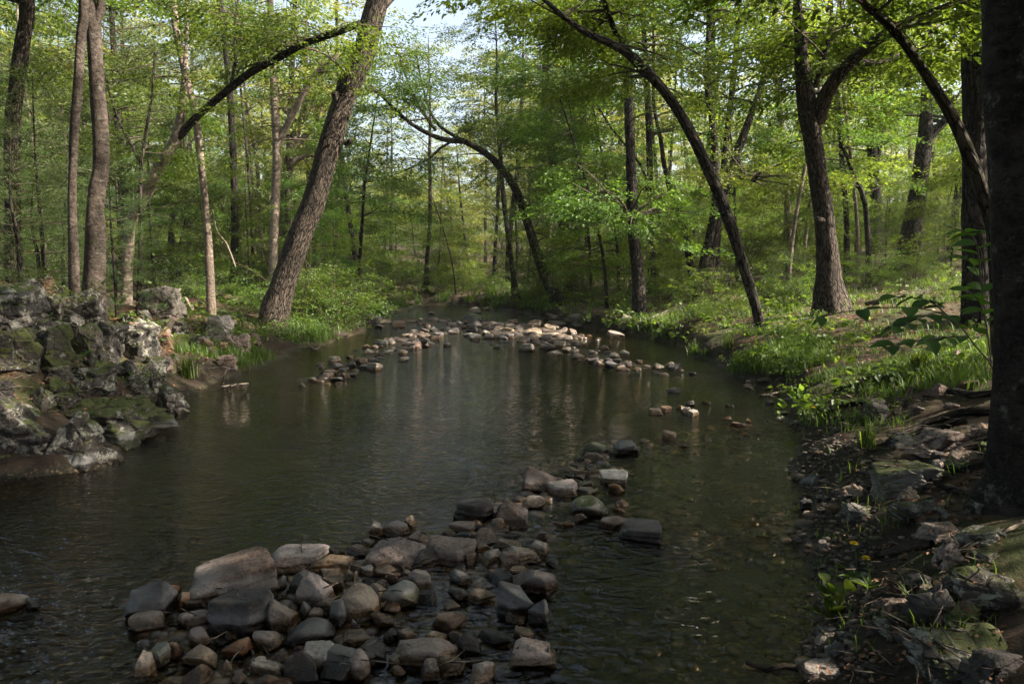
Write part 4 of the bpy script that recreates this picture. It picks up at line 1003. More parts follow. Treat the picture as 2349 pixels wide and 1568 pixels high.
hero("crooked_tree", "crooked dark tree whose limb bends left to touch the straight trunk", (1592, 668, 20), [(1582, 600, 19), (1572, 540, 18), (1556, 480, 17), (1540, 446, 16), (1524, 380, 13), (1516, 320, 11), (1500, 240, 9)],
     limbs=[[(1542, 448, 14), (1510, 438, 13), (1480, 430, 12), (1452, 428, 11)], [(1490, 432, 7), (1470, 380, 7), (1440, 340, 6), (1400, 290, 5), (1370, 240, 4)]], bark="bark_dark", top=11, crown=dict(nb=40, t0=.6, blen=1.8, per=4, zmin=5, weights=[1, 0, .4]), seed=20, mark="the crooked dark tree")
hero("slender_tree", "thin straight trunk between the straight dark tree and the crooked one", (1496, 645, 20), [(1494, 540, 18), (1492, 430, 17), (1488, 300, 16), (1482, 160, 14), (1476, 30, 12)], bark="bark_dark", top=16, Y=29, crown=dict(nb=44, t0=.3, blen=2.2, per=4), seed=21)
hero("arching_tree", "large lichened tree curving up and left over the pool from the right bank", (1746, 762, 30), [(1735, 710, 26), (1718, 650, 28), (1700, 590, 28), (1678, 520, 29), (1652, 450, 29), (1628, 395, 29), (1600, 335, 28), (1565, 270, 26), (1520, 205, 25), (1475, 155, 25), (1440, 122, 22), (1400, 100, 20), (1350, 78, 17), (1300, 45, 14), (1262, 12, 12), (1225, -20, 10)],
     limbs=[[(1442, 124, 18), (1418, 85, 16), (1400, 45, 15, -.2), (1380, -20, 12, -.4)]], bark="bark_lichen", top=0, drift=-1.0, crown=dict(nb=44, t0=.62, blen=1.7, per=4, el=(-.1, .6), zmin=3.6, yaw_bias=(1.6, .9)), leafm="leaf_light", seed=22, sides=20, mark="the large curving tree")
hero("twin_trunk_tree", "left leaning stem of the close pair behind the curving tree", (1602, 676, 26), [(1612, 620, 24), (1628, 540, 22), (1640, 470, 20), (1642, 380, 18), (1636, 290, 16), (1622, 200, 14)], bark="bark_dark", top=14, Y=24, crown=dict(nb=40, t0=.35, blen=2.2, per=5), seed=23)
hero("twin_trunk_tree", "right stem of the close pair, bending far to the right", (1616, 678, 28), [(1630, 600, 25), (1648, 500, 24), (1668, 420, 24), (1692, 350, 22), (1715, 285, 20), (1745, 200, 16), (1770, 100, 14)], limbs=[[(1690, 360, 13), (1710, 400, 12, -.4), (1730, 415, 10, -.6), (1745, 395, 7, -.8)]], bark="bark", top=14, Y=24.5, crown=dict(nb=44, t0=.35, blen=2.2, per=5), leafm="leaf_light", seed=24, mark="the close pair of stems")
hero("oak_tree", "thick sunlit oak with split bark and a heavy limb reaching right", (1912, 718, 84), [(1904, 640, 60), (1896, 560, 53), (1888, 480, 50), (1876, 400, 49), (1864, 320, 48), (1854, 260, 50), (1846, 200, 44), (1838, 130, 34), (1836, 80, 30)],
     limbs=[[(1872, 280, 44), (1896, 215, 36, -.3), (1930, 165, 32, -.6), (1975, 120, 29, -.9), (2030, 80, 28, -1.2), (2090, 50, 28, -1.5), (2150, 28, 24, -1.8)], [(1868, 200, 15), (1890, 140, 14), (1905, 60, 12)], [(1960, 140, 16, -.8), (2000, 145, 18, -.6), (2060, 130, 17, -.4), (2120, 110, 14, 0)], [(1888, 505, 12, -.2), (1872, 500, 9, -.5)]],
     bark="bark", top=9.5, crown=dict(nb=80, t0=.35, blen=2.0, per=6, weights=[1, .9, .8, .8, 0], zmin=4.2, yaw_bias=(1.57, 1.0)), leafm="leaf_light", seed=25, sides=30, rough=.12, mark="the thick sunlit oak")
hero("woodland_tree", "dark slightly curved trunk with a fork, right behind the thick oak", (2012, 520, 30), [(2008, 440, 27), (2002, 360, 26), (1998, 280, 24), (1994, 180, 22), (1986, 60, 20)], limbs=[[(2004, 400, 18), (2020, 320, 15), (2028, 250, 12)]], bark="bark_dark", top=15, Y=32, crown=dict(nb=44, t0=.3, blen=2.4, per=5), seed=26)
hero("forked_tree", "stout dark tree leaning right and forking in a Y far on the right", (2078, 592, 52), [(2092, 520, 46), (2106, 440, 42), (2116, 370, 40), (2122, 320, 38), (2124, 250, 28), (2126, 190, 24)], limbs=[[(2122, 325, 26), (2150, 295, 24), (2175, 270, 20), (2190, 220, 16)]], bark="bark_dark", top=13, Y=26, crown=dict(nb=44, t0=.35, blen=2.4, per=5), seed=27, mark="the Y-forked tree")
hero("leaning_tree", "smooth thin trunk bowing left in front of the near dark trunks", (2300, 690, 34), [(2282, 560, 34), (2262, 470, 33), (2236, 390, 32), (2205, 310, 30), (2165, 235, 28), (2120, 165, 25), (2070, 95, 22), (2020, 40, 19), (1972, -5, 17)], bark="bark_moss", top=7, Y=8.5, crown=dict(nb=40, t0=.6, blen=1.4, per=5, zmin=4.2), seed=28, mark="the bowing thin trunk")
hero("woodland_tree", "straight dark furrowed trunk just left of the nearest tree", (2246, 738, 74), [(2243, 640, 68), (2240, 520, 66), (2240, 380, 66), (2240, 240, 66), (2240, 100, 66), (2240, -40, 64)], bark="bark_dark", top=14, crown=dict(nb=46, t0=.4, blen=2.6, per=6, zmin=4.5), seed=29, sides=24, rough=.1, mark="the furrowed dark trunk")
near_root, _ = hero("forest_tree", "nearest tree, dark spotted trunk filling the photo's right border above tangled roots", (2372, 1215, 230), [(2368, 1080, 195), (2372, 900, 175), (2366, 700, 172), (2358, 500, 176), (2350, 250, 180), (2345, 0, 184), (2340, -300, 180)], bark="bark_near", top=13, crown=dict(nb=80, t0=.5, blen=3.4, per=6, zmin=4.6), seed=30, sides=40, rough=.06, Y=4.2, mark="the nearest tree")
hero("slender_tree", "sunlit pale stem seen between the curving tree and the thick oak", (1812, 520, 18), [(1806, 440, 17), (1800, 360, 17), (1790, 260, 16), (1780, 160, 14)], bark="bark_pale", top=13, Y=34, crown=dict(nb=38, t0=.3, blen=2.4, per=4, sprays=SPRAY_FAR), seed=31)
hero("slender_tree", "thin crooked stem slanting right of the thick oak's trunk", (2000, 520, 14), [(1985, 470, 13), (1965, 420, 12), (1945, 365, 11), (1930, 330, 10)], bark="bark_dark", top=8, Y=24, crown=dict(nb=26, t0=.4, blen=1.8, per=4), seed=32)

# exposed roots of the nearest tree, each its own part
ROOTS_G = [[(1480,330,26),(1350,345,26),(1200,365,22),(1050,420,20),(930,490,14)],[(1500,450,34),(1360,490,32),(1200,545,24),(1050,575,22),(930,620,18),(850,690,12)],[(1090,150,20),(1010,175,26),(950,205,28),(870,190,24),(780,215,20),(690,235,12)],
           [(1080,170,18),(1050,230,20),(1010,300,18),(960,350,16),(900,365,12)],[(1000,290,22),(900,340,22),(800,370,18),(700,365,16),(640,345,10)],[(1500,560,30),(1380,590,24),(1250,600,20),(1120,600,14)],[(1480,700,30),(1330,720,26),(1200,690,20),(1060,640,14)],
           [(1140,955,22),(1050,965,24),(960,985,24),(885,1005,18)],[(1450,250,22),(1320,260,22),(1200,240,18),(1100,260,14)],[(900,250,16),(820,290,18),(740,300,14),(680,325,10)],[(1300,380,20),(1180,410,20),(1090,440,16),(1000,470,12)],[(960,210,14),(985,270,14),(960,330,10)]]
nb_loc = np.array(near_root.location)
for i, rt in enumerate(ROOTS_G):
    pts, rad = [], []
    for gx, gy, wv in rt:
        p = hit(1566.8 + gx * .5005, 783.4 + gy * .5005); r0 = wv * .42 * p[1] / F
        p[2] += r0 * .55 + .012; pts.append(p); rad.append(max(r0, .008))
    P, R = resample(pts, rad, .06)
    P[:, 2] += .012 * vnoise(P * 9, i)
    qb = QB(); tube(qb, P - nb_loc, R, 9, .22, i + 60, freq=9)
    link("root", qb.mesh("root", [M["root"]]), near_root)

# ------------------------------------------------------------------ the wood behind: prototypes, then copies
def proto_tree(name, seed, hgt, rad, lean, t0, nb, blen, sprays, per, bark, leafm, sscale=1.1, droop=.3, el=(0, .7), zmin=1.5):
    r = np.random.default_rng(seed)
    pts = [np.array([0, 0, -.5])]; d = np.array([lean, 0, 1.0])
    for i in range(7):
        d = d + r.normal(0, .05, 3) * np.array([1, 1, 0]) - np.array([lean * .15, 0, 0]); pts.append(pts[-1] + d / d[2] * (hgt + .5) / 7)
    pts = np.array(pts); rr = rad * np.array([1.25, 1.0, .92, .84, .72, .55, .36, .12])
    P, R = resample(pts, rr, .6)
    root = link(name, None); qb = QB(); tube(qb, P, R, 12, .08, seed); tr = link("trunk", qb.mesh("trunk", [M[bark]]), root)
    qb = crown_on([(P, R, 1)], r, nb, blen, sprays, per, t0, sscale, droop=droop, el=el, zmin=zmin)
    cr = link("crown", qb.mesh("crown", [M[leafm], M["twig"]], False), root)
    KIDS[root.name] = [tr, cr]
    return root

def proto_pine(name, seed, hgt, rad, leafm="needle", sprays=NEEDLE, whorl=.75, spread=.27, z0=.18, sscale=1.0, bark="bark_dark"):
    r = np.random.default_rng(seed)
    P = np.array([[0, 0, -.4], [0, 0, hgt * .3], [.05, .03, hgt * .6], [0, 0, hgt]]); P, R = resample(P, [rad * 1.15, rad, rad * .6, rad * .1], hgt / 18)
    root = link(name, None); qb = QB(); tube(qb, P, R, 9, .06, seed); tr = link("trunk", qb.mesh("trunk", [M[bark]]), root)
    qb = QB(); z = hgt * z0; pos, yw, pt, sc = [], [], [], []
    while z < hgt * .985:
        f = z / hgt; L = max(.25, hgt * spread * (1 - f) ** .75 * r.uniform(.75, 1.1)); a0 = r.uniform(0, 2 * PI); n = r.integers(4, 6)
        for k in range(n):
            if r.uniform() < .15: continue
            ya = a0 + k * 2 * PI / n + r.normal(0, .2); e = .05 + .5 * f
            bp = branch_path((0, 0, z), ya, e, L, r, 4, .12, .06)
            tube(qb, bp, np.linspace(.012 + .012 * L, .004, 5) * min(1, hgt / 8), 4, m=1, cap=False)
            ns = max(2, int(L / (.42 * sscale)))
            for q in np.linspace(.3, 1, ns):
                f2 = q * 4; j = min(int(f2), 3); p = bp[j] * (1 - f2 + j) + bp[j + 1] * (f2 - j)
                pos.append(p); yw.append(ya + r.normal(0, .55)); pt.append(.1 + r.normal(0, .15)); sc.append(sscale * r.uniform(.7, 1.15))
        z += whorl * r.uniform(.7, 1.25)
    put_sprays(qb, sprays, np.array(pos), np.array(yw), np.array(pt), np.array(sc), r)
    cr = link("crown", qb.mesh("crown", [M[leafm], M["twig"]], False), root)
    KIDS[root.name] = [tr, cr]
    return root

def proto_shrub(name, seed, hgt, ns, leafm, sprays, per=4, sscale=.8, wide=.7):
    r = np.random.default_rng(seed); root = link(name, None); qs = QB(); qb = QB(); P_, Y_, T_, S_ = [], [], [], []
    for i in range(ns):
        ya = r.uniform(0, 2 * PI); bp = branch_path((r.normal(0, .08), r.normal(0, .08), -.08), ya, r.uniform(.7, 1.4), hgt * r.uniform(.7, 1.15), r, 5, .35 * wide, .12)
        tube(qs, bp, np.linspace(.012 * hgt ** .5, .004, 6), 5, cap=False)
        for k in range(per):
            q = r.uniform(.22, 1); f2 = q * 5; j = min(int(f2), 4); p = bp[j] * (1 - f2 + j) + bp[j + 1] * (f2 - j)
            P_.append(p); Y_.append(r.uniform(0, 2 * PI)); T_.append(r.normal(.1, .3)); S_.append(sscale * r.uniform(.6, 1.2))
    put_sprays(qb, sprays, np.array(P_), np.array(Y_), np.array(T_), np.array(S_), r)
    st = link("stem", qs.mesh("stem", [M["twig"]]), root); fo = link("foliage", qb.mesh("foliage", [M[leafm]], False), root)
    KIDS[root.name] = [st, fo]
    return root

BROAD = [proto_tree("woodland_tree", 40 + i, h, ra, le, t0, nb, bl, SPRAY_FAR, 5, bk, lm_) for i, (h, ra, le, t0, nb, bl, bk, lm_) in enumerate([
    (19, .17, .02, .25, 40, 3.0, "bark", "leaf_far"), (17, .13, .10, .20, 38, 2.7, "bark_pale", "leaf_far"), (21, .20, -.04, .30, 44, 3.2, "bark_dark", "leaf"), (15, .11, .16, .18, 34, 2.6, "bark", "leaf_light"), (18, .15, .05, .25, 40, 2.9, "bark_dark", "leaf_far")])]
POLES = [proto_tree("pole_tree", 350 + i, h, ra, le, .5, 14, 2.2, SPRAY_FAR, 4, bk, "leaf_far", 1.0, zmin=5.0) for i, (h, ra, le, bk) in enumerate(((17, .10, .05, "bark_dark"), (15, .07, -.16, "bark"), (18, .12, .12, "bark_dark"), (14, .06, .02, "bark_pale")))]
CANOPY = [proto_tree("shade_tree", 55 + i, h, .2, le, .30, 104, 3.8, SPRAY_FAR, 5, "bark_dark", "leaf", 1.2, zmin=4.0) for i, (h, le) in enumerate(((18, .05), (20, -.06), (16, .12)))]
UNDER = [proto_tree("understorey_tree", 60 + i, h, ra, le, .15, nb, bl, SPRAY, 5, bk, lm_, 1.0, .25, (-.1, .5), .5) for i, (h, ra, le, nb, bl, bk, lm_) in enumerate([
    (6.5, .045, .08, 34, 1.6, "bark", "leaf"), (5.0, .035, -.12, 30, 1.4, "bark_pale", "leaf_light"), (8.0, .06, .12, 40, 1.8, "bark_dark", "leaf")])]
PINES = [proto_pine("pine_tree", 70, 22, .22), proto_pine("pine_tree", 71, 19, .18, z0=.25), proto_pine("pine_tree", 72, 16, .15, whorl=.6)]
PSAP = [proto_pine("pine_sapling", 80 + i, h, .03, "needle_pale", NEEDLE_S, .22, .34, .08, 1.0) for i, h in enumerate((2.4, 3.2, 1.7))]
SHRUB = [proto_shrub("shrub", 90, 1.5, 13, "leaf_under", SPRAY_FINE, 6, .75), proto_shrub("shrub", 91, 2.2, 14, "leaf_under", SPRAY, 5, .7), proto_shrub("shrub", 92, 1.1, 12, "leaf", SPRAY_FINE, 6, .6), proto_shrub("shrub", 93, 2.8, 12, "leaf_light", SPRAY, 5, .8)]
used = set(); FARLAB = []
rr_ = random.Random(5)
def place(protos, k, x, y, s, rot, lab, cat, group, tilt=0.0, sink=0.0, label=None):
    p = protos[k % len(protos)]
    if p.name in used: o = copy_tree(p)
    else: o = p; used.add(p.name)
    z = gz(x, y)
    o.location = (x, y, z - sink); o.rotation_euler = (tilt, 0, rot); o.scale = (s, s, s)
    o["category"] = cat; o["group"] = group
    if label: o["label"] = label
    else: FARLAB.append((o, lab, proj((x, y, z + 1.0))))
    return o
def clear(x, y, m):
    return not (inside_poly(np.array([x]), np.array([y]), POLY)[0]) and min(dist_poly(np.array([x]), np.array([y]), LEFT)[0], dist_poly(np.array([x]), np.array([y]), RIGHT)[0]) > m

spots = []
def free(x, y, r):
    return all((x - a) ** 2 + (y - b) ** 2 > r * r for a, b in spots)
n = 0
while n < 100:
    y = rr_.uniform(27, 92); x = rr_.uniform(-.76 * y - 2, .70 * y)
    if x > 5 and rr_.random() < (.85 if 30 < y < 46 and x > 8 else .55): continue
    gap = -.29 < x / y < -.05 and y > 30
    if gap and rr_.random() < .22: continue
    if not clear(x, y, 1.2) or not free(x, y, 2.6): continue
    spots.append((x, y)); n += 1
    pine = rr_.random() < (.26 if -14 < x < 6 and y > 42 else .10)
    if pine: place(PINES, n, x, y, rr_.uniform(.8, 1.1) * (.85 if gap else 1), rr_.uniform(0, 6.28), "dark layered far pine", "pine tree", "pines of the far wood")
    else:
        k = rr_.randrange(5); place(BROAD, k, x, y, rr_.uniform(.8, 1.15) * (.66 if gap else 1), rr_.uniform(0, 6.28), ["grey-stemmed", "pale-stemmed", "tall dark-stemmed", "short leaning", "dark slender"][k] + " far tree", "tree", "trees of the far wood")
n = 0
while n < 52:
    y = rr_.uniform(22, 70); x = rr_.uniform(-.72 * y, .72 * y)
    if not clear(x, y, 1.0) or not free(x, y, 1.3) or (-.29 < x / y < -.05 and y < 60 and rr_.random() < .7): continue
    spots.append((x, y)); n += 1; k = rr_.randrange(4)
    place(POLES, k, x, y, rr_.uniform(.8, 1.2), rr_.uniform(0, 6.28), ["straight dark pole-thin", "leaning grey pole-thin", "leaning dark pole-thin", "pale pole-thin"][k] + " tree", "tree", "pole-thin trees of the wood")
n = 0
while n < 125:
    y = rr_.uniform(16, 62); x = rr_.uniform(-.75 * y - 1, .75 * y + 1)
    if not clear(x, y, 1.0) or not free(x, y, 1.8): continue
    if (y < 24 and abs(x) < 8) or (y < 26 and x < 0) or (-2 < x < 11 and 36 < y < 48) or (7 < x < 16 and y < 21): continue
    spots.append((x, y)); n += 1; k = rr_.randrange(3)
    place(UNDER, k, x, y, rr_.uniform(.7, 1.15), rr_.uniform(0, 6.28), ["slim green", "pale-stemmed light green", "taller dark-stemmed"][k] + " understorey tree", "small tree", "understorey trees")
for i, (vx, vy, s) in enumerate([(1500, 640, .9), (1545, 655, .8), (1690, 630, 1), (1770, 600, 1.1), (1820, 640, 1), (1800, 690, .8), (1960, 600, 1), (2030, 610, .8), (2150, 600, 1), (2180, 640, .9), (1850, 570, 1.1), (1730, 570, 1.1), (40, 540, 1.2), (95, 520, 1.3), (140, 540, 1.1), (10, 560, 1.0), (260, 570, .9), (80, 480, 1.2)]):
    p = hit(vx, vy) if vx > 300 else at_y(vx, vy, 13.5 + i % 4)
    place(PSAP, i, p[0], p[1], s, i * 1.3, "feathery pine sapling", "pine sapling", "pine saplings of the understorey")
SH = [(700, 735, 1, 1.1), (745, 740, 0, 1.2), (795, 745, 0, 1.6), (765, 752, 0, 1.4), (720, 700, 1, 1.0), (670, 720, 2, 1.1), (590, 720, 2, 1.1), (560, 690, 1, .8), (520, 670, 1, .9), (470, 690, 2, 1.1), (760, 690, 1, 1.0), (810, 690, 1, .9), (850, 680, 1, 1.0), (560, 640, 3, .9), (420, 620, 1, 1), (380, 600, 3, .8), (610, 670, 3, .8),
      (900, 670, 1, 1.2), (1030, 668, 3, 1.3), (1090, 668, 1, 1.1), (1240, 690, 2, 1.3), (1350, 690, 1, .9), (1400, 700, 2, 1.2), (1540, 690, 2, 1), (1640, 700, 1, .8), (1680, 730, 2, .9), (1780, 700, 2, .9), (1600, 740, 2, .8), (1830, 700, 0, .9), (1990, 660, 1, .8), (2100, 640, 2, 1), (2190, 690, 2, .8), (480, 640, 3, .9), (330, 570, 1, .9), (240, 560, 2, .9),
      (120, 560, 1, .8), (60, 580, 2, .8), (300, 590, 2, .8), (1450, 660, 3, .8), (1130, 676, 2, 1.4), (980, 672, 1, 1.1), (1320, 660, 3, 1), (1700, 660, 3, .8), (1560, 610, 3, 1), (1900, 600, 3, 1), (2040, 560, 3, 1), (780, 655, 3, 1.0), (700, 640, 3, 1.0), (860, 650, 3, 1.1), (2150, 560, 3, .9), (1250, 640, 3, 1.2), (1390, 630, 3, 1.1), (640, 700, 2, 1.0), (820, 720, 0, .8)]
for i, (vx, vy, k, s) in enumerate(SH):
    p = hit(vx, vy)
    if not clear(p[0], p[1], .15): p[0] += -.7 if vx < 1000 else .7
    place(SHRUB, k, p[0], p[1], s, i * 2.1, ["fine-leaved bushy", "mid-height leafy", "low leafy", "tall light green"][k] + " shrub", "shrub", "shrubs on the stream banks")
n = 0
while n < 95:
    y = rr_.uniform(24, 85); x = rr_.uniform(-.72 * y, .72 * y)
    if not clear(x, y, .8): continue
    n += 1; k = rr_.choice([1, 3, 3]); place(SHRUB, k, x, y, rr_.uniform(.8, 1.4) * (1 if y < 55 else 1.5), rr_.uniform(0, 6), ["", "mid-height leafy", "", "tall light green"][k] + " far shrub", "shrub", "shrubs of the far wood")
auto_labels(FARLAB, TREES, "{ordn}{desc} {side} {mark}")

# trees added outside the frame, beside and behind, to block sun and sky light
SIDE = [(8.9, 5.9), (10.5, -1.2), (16.0, -2.6), (6.6, -3.0), (-8.2, 2.2), (-11.5, 5.5), (-9, -4), (-3.5, -4.5), (1.8, -5.0), (5, -9), (-1.5, -10), (-7, -10), (-13, -1), (11, -7), (0, -15), (-8, -16), (7, -15), (15, -5), (-15, -9), (-15.5, 4), (-19, 10), (-14, 10), (-6.8, .2), (4.6, -1.2), (10.5, 9.6), (7.6, 7.2)]
for i, (x, y) in enumerate(SIDE):
    place(CANOPY, i % 3, x, y, (.66 if i == 0 else (.9, 1.0, .95, 1.1)[i % 4]), i * 1.9, "", "tree", "off-frame trees added for shade", label="tall off-frame tree added to shade the near pool")

for i, (x, y, sc_) in enumerate(((7.3, 1.4, 1.1), (5.6, 2.2, .85), (8.2, -.6, 1.1), (6.4, .2, .9))):  # small trees added out of frame to darken the right bank
    place(UNDER, 2, x, y, sc_, i * 2.3, "", "small tree", "small off-frame trees added for shade", label="small leafy off-frame tree added to shade the right bank")
# the far wood closes the view as one mass
def far_mass():
    r = np.random.default_rng(77); qb = QB(); pos = []
    for i in range(330):
        y = r.uniform(92, 125); x = r.uniform(-1, 1) * (y * .82)
        g = gz(x, y); hh = r.uniform(13, 24)
        if -.27 < x / y < -.05: hh *= .55
        m = 26; zz = r.uniform(0, 1, m) ** 1.2 * hh; rad = 3.2 * np.sqrt(np.clip(1 - (zz / hh - .35) ** 2 * 1.6, .1, 1)) * r.uniform(.3, 1, m); a = r.uniform(0, 2 * PI, m)
        pos.append(np.stack([x + rad * np.cos(a), y + rad * np.sin(a), g + zz], 1))
    pos = np.vstack(pos); n = len(pos)
    put_sprays(qb, SPRAY_FAR, pos, r.uniform(0, 2 * PI, n), r.normal(0, .3, n), r.uniform(1.8, 3.0, n), r)
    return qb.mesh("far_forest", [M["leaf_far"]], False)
tag(link("far_forest", far_mass()), "green mass of far forest closing the valley", "forest", kind="stuff")

# ------------------------------------------------------------------ grass, undergrowth, fallen leaves
def grass():
    r = np.random.default_rng(31); qb = QB(); B, D, H_ = [], [], []
    def zone(box, n, lo, hi, clump=.72, zmin=.03, sc=.18, lim=None):
        k = 0
        for _ in range(n * 4):
            if k >= n: break
            vx, vy = r.uniform(box[0], box[2]), r.uniform(box[1], box[3]); p = hit(vx, vy)
            z = gz(p[0], p[1])
            if z < zmin or vnoise(np.array([[p[0] * 1.3, p[1] * 1.3, 0]]), 44)[0] < clump - .75: continue
            k += 1
            c = r.integers(5, 9)
            for _ in range(c):
                B.append([p[0] + r.normal(0, sc * .3), p[1] + r.normal(0, sc * .3), z - .02]); H_.append(r.uniform(lo, hi)); D.append(r.uniform(0, 2 * PI))
    zone((1560, 760, 1900, 860), 700, .08, .24)
    zone((1300, 690, 1720, 790), 520, .10, .28)
    zone((1800, 740, 2260, 880), 420, .06, .18, .62)
    zone((2060, 780, 2290, 900), 260, .08, .24, .5)
    zone((1810, 850, 2080, 980), 260, .05, .17, .55)
    zone((640, 690, 940, 790), 360, .2, .45)
    zone((370, 800, 640, 880), 260, .10, .26)
    zone((940, 670, 1300, 720), 260, .25, .5)
    zone((1700, 620, 2200, 740), 420, .10, .25)
    zone((1900, 980, 2280, 1500), 60, .05, .14, .6)
    B = np.array(B); H = np.array(H_)[:, None]; a = np.array(D); n = len(B)
    d = np.stack([np.cos(a), np.sin(a), 0 * a], 1); s = np.stack([-np.sin(a), np.cos(a), 0 * a], 1)
    lean = r.uniform(.15, .75, (n, 1)); w = (.0022 + .00030 * B[:, 1:2]) * r.uniform(.7, 1.3, (n, 1))
    p1 = B + d * lean * H * .3 + np.array([0, 0, .6]) * H; p2 = B + d * lean * H * .9 + np.array([0, 0, .95]) * H
    V = np.stack([B - s * w, B + s * w, p1 + s * w * .8, p1 - s * w * .8, p2 + s * w * .15, p2 - s * w * .15], 1).reshape(-1, 3)
    k = np.arange(n)[:, None] * 6
    Fc = np.vstack([k + np.array([[0, 1, 2, 3]]), k + np.array([[3, 2, 4, 5]])])
    qb.add(V, Fc); return qb.mesh("grass", [M["grass"]])
tag(link("grass", grass()), "short fresh grass growing along both stream banks", "grass", kind="stuff")

def undergrowth():
    r = np.random.default_rng(32); qb = QB(); pos = []
    def zone(box, n, zmin=.08, cl=-.05):
        for _ in range(n):
            vx, vy = r.uniform(box[0], box[2]), r.uniform(box[1], box[3]); p = hit(vx, vy); z = gz(p[0], p[1])
            if z < zmin or vnoise(np.array([[p[0] * .9, p[1] * .9, 3.]]), 45)[0] < cl: continue
            pos.append([p[0], p[1], z + r.uniform(.02, .22)])
    zone((0, 560, 620, 830), 260, .1, .1); zone((380, 640, 880, 800), 700); zone((880, 660, 1320, 715), 420); zone((1300, 600, 1900, 790), 650); zone((1780, 600, 2280, 800), 300)
    zone((1820, 850, 2060, 970), 120, .08, .1); zone((1600, 740, 2280, 880), 260, .08, .05); zone((60, 700, 330, 900), 60, .2, .2)
    # the unseen floor beyond
    for _ in range(2600):
        y = r.uniform(18, 90); x = r.uniform(-.75, .75) * y
        if clear(x, y, .4): pos.append([x, y, gz(x, y) + r.uniform(.05, .5)])
    pos = np.array(pos); n = len(pos)
    put_sprays(qb, [make_spray(700 + i, (34, 26, 18, 12, 9)[i], .5, (.045, .07, .09, .13, .17)[i], .9) for i in range(5)], pos, r.uniform(0, 2 * PI, n), r.normal(.25, .3, n), .45 + .022 * pos[:, 1] * r.uniform(.6, 1.3, n), r)
    return qb.mesh("undergrowth", [M["leaf_under"]], False)
tag(link("undergrowth", undergrowth()), "low leafy plants covering the woodland floor", "undergrowth", kind="stuff")

def litter():
    r = np.random.default_rng(33); pos = []
    for box, n in (((0, 570, 480, 760), 4200), ((1700, 600, 2290, 860), 2600), ((200, 880, 380, 960), 130), ((1860, 980, 2300, 1568), 300), ((300, 640, 700, 830), 500)):
        for _ in range(n):
            p = hit(r.uniform(box[0], box[2]), r.uniform(box[1], box[3])); z = gz(p[0], p[1])
            if z > .04: pos.append([p[0], p[1], z + r.uniform(.004, .03)])
    pos = np.array(pos); n = len(pos); a = r.uniform(0, 2 * PI, n)
    L = r.uniform(.03, .065, n) * np.clip(pos[:, 1] / 9, .7, 1.8); Q = leaf_quads(pos, np.stack([np.cos(a), np.sin(a), r.normal(0, .25, n)], 1), L, L * .6, r, .5)
    qb = QB(); qb.leafquads(Q); return qb.mesh("fallen_leaves", [M["litter"]], False)
tag(link("fallen_leaves", litter()), "brown dead leaves strewn over the bank's soil", "fallen leaves", kind="stuff")

# what lies on the rocks of the banks: rays find the surface, boulders included
bpy.context.view_layer.update(); DG = bpy.context.evaluated_depsgraph_get()
SOLID = {o.name for o in scene.objects if o.name.startswith(("boulder", "ground", "stone"))}
def surface(vx, vy):
    o = Vector((0, 0, EYE)); d = Vector(ray(vx, vy)).normalized()
    for _ in range(14):
        ok, loc, nor, _i, ob, _m = scene.ray_cast(DG, o, d)
        if not ok: return None
        if ob.name in SOLID: return np.array(loc), np.array(nor), ob.name
        o = loc + d * .02
    return None
def on_rocks():
    r = np.random.default_rng(51); lv, pl = [], []
    for box, nl_, np_ in (((0, 640, 440, 960), 900, 260), ((0, 560, 560, 720), 500, 200), ((1880, 880, 2300, 1568), 450, 60), ((380, 640, 620, 830), 300, 200)):
        for k in range(nl_ + np_):
            h = surface(r.uniform(box[0], box[2]), r.uniform(box[1], box[3]))
            if h is None or h[1][2] < .45 or h[0][2] < .06: continue
            n = vnoise(np.array([h[0] * 1.6]), 61)[0]
            if k < nl_:
                if n > -.25: lv.append(h[0] + np.array([0, 0, r.uniform(.004, .02)]))
            elif n < .1: pl.append(h[0])
    lv, pl = np.array(lv), np.array(pl); n = len(lv); a = r.uniform(0, 2 * PI, n); L = r.uniform(.025, .06, n) * np.clip(lv[:, 1] / 9, .7, 1.6)
    qb = QB(); qb.leafquads(leaf_quads(lv, np.stack([np.cos(a), np.sin(a), r.normal(0, .2, n)], 1), L, L * .6, r, .5))
    tag(link("leaf_litter", qb.mesh("leaf_litter", [M["litter"]], False)), "dead leaves caught on the ledges and rocks of the banks", "leaf litter", kind="stuff")
    qb = QB(); n = len(pl); put_sprays(qb, [make_spray(720 + i, 16, .4, .06, 1.0) for i in range(4)], pl, r.uniform(0, 2 * PI, n), r.normal(.45, .3, n), r.uniform(.3, .75, n) * np.clip(pl[:, 1] / 9, .6, 1.5), r)
    tag(link("ground_cover", qb.mesh("ground_cover", [M["leaf_under"]], False)), "small leafy plants rooted in the cracks of the bank's rocks", "ground cover", kind="stuff")
on_rocks()
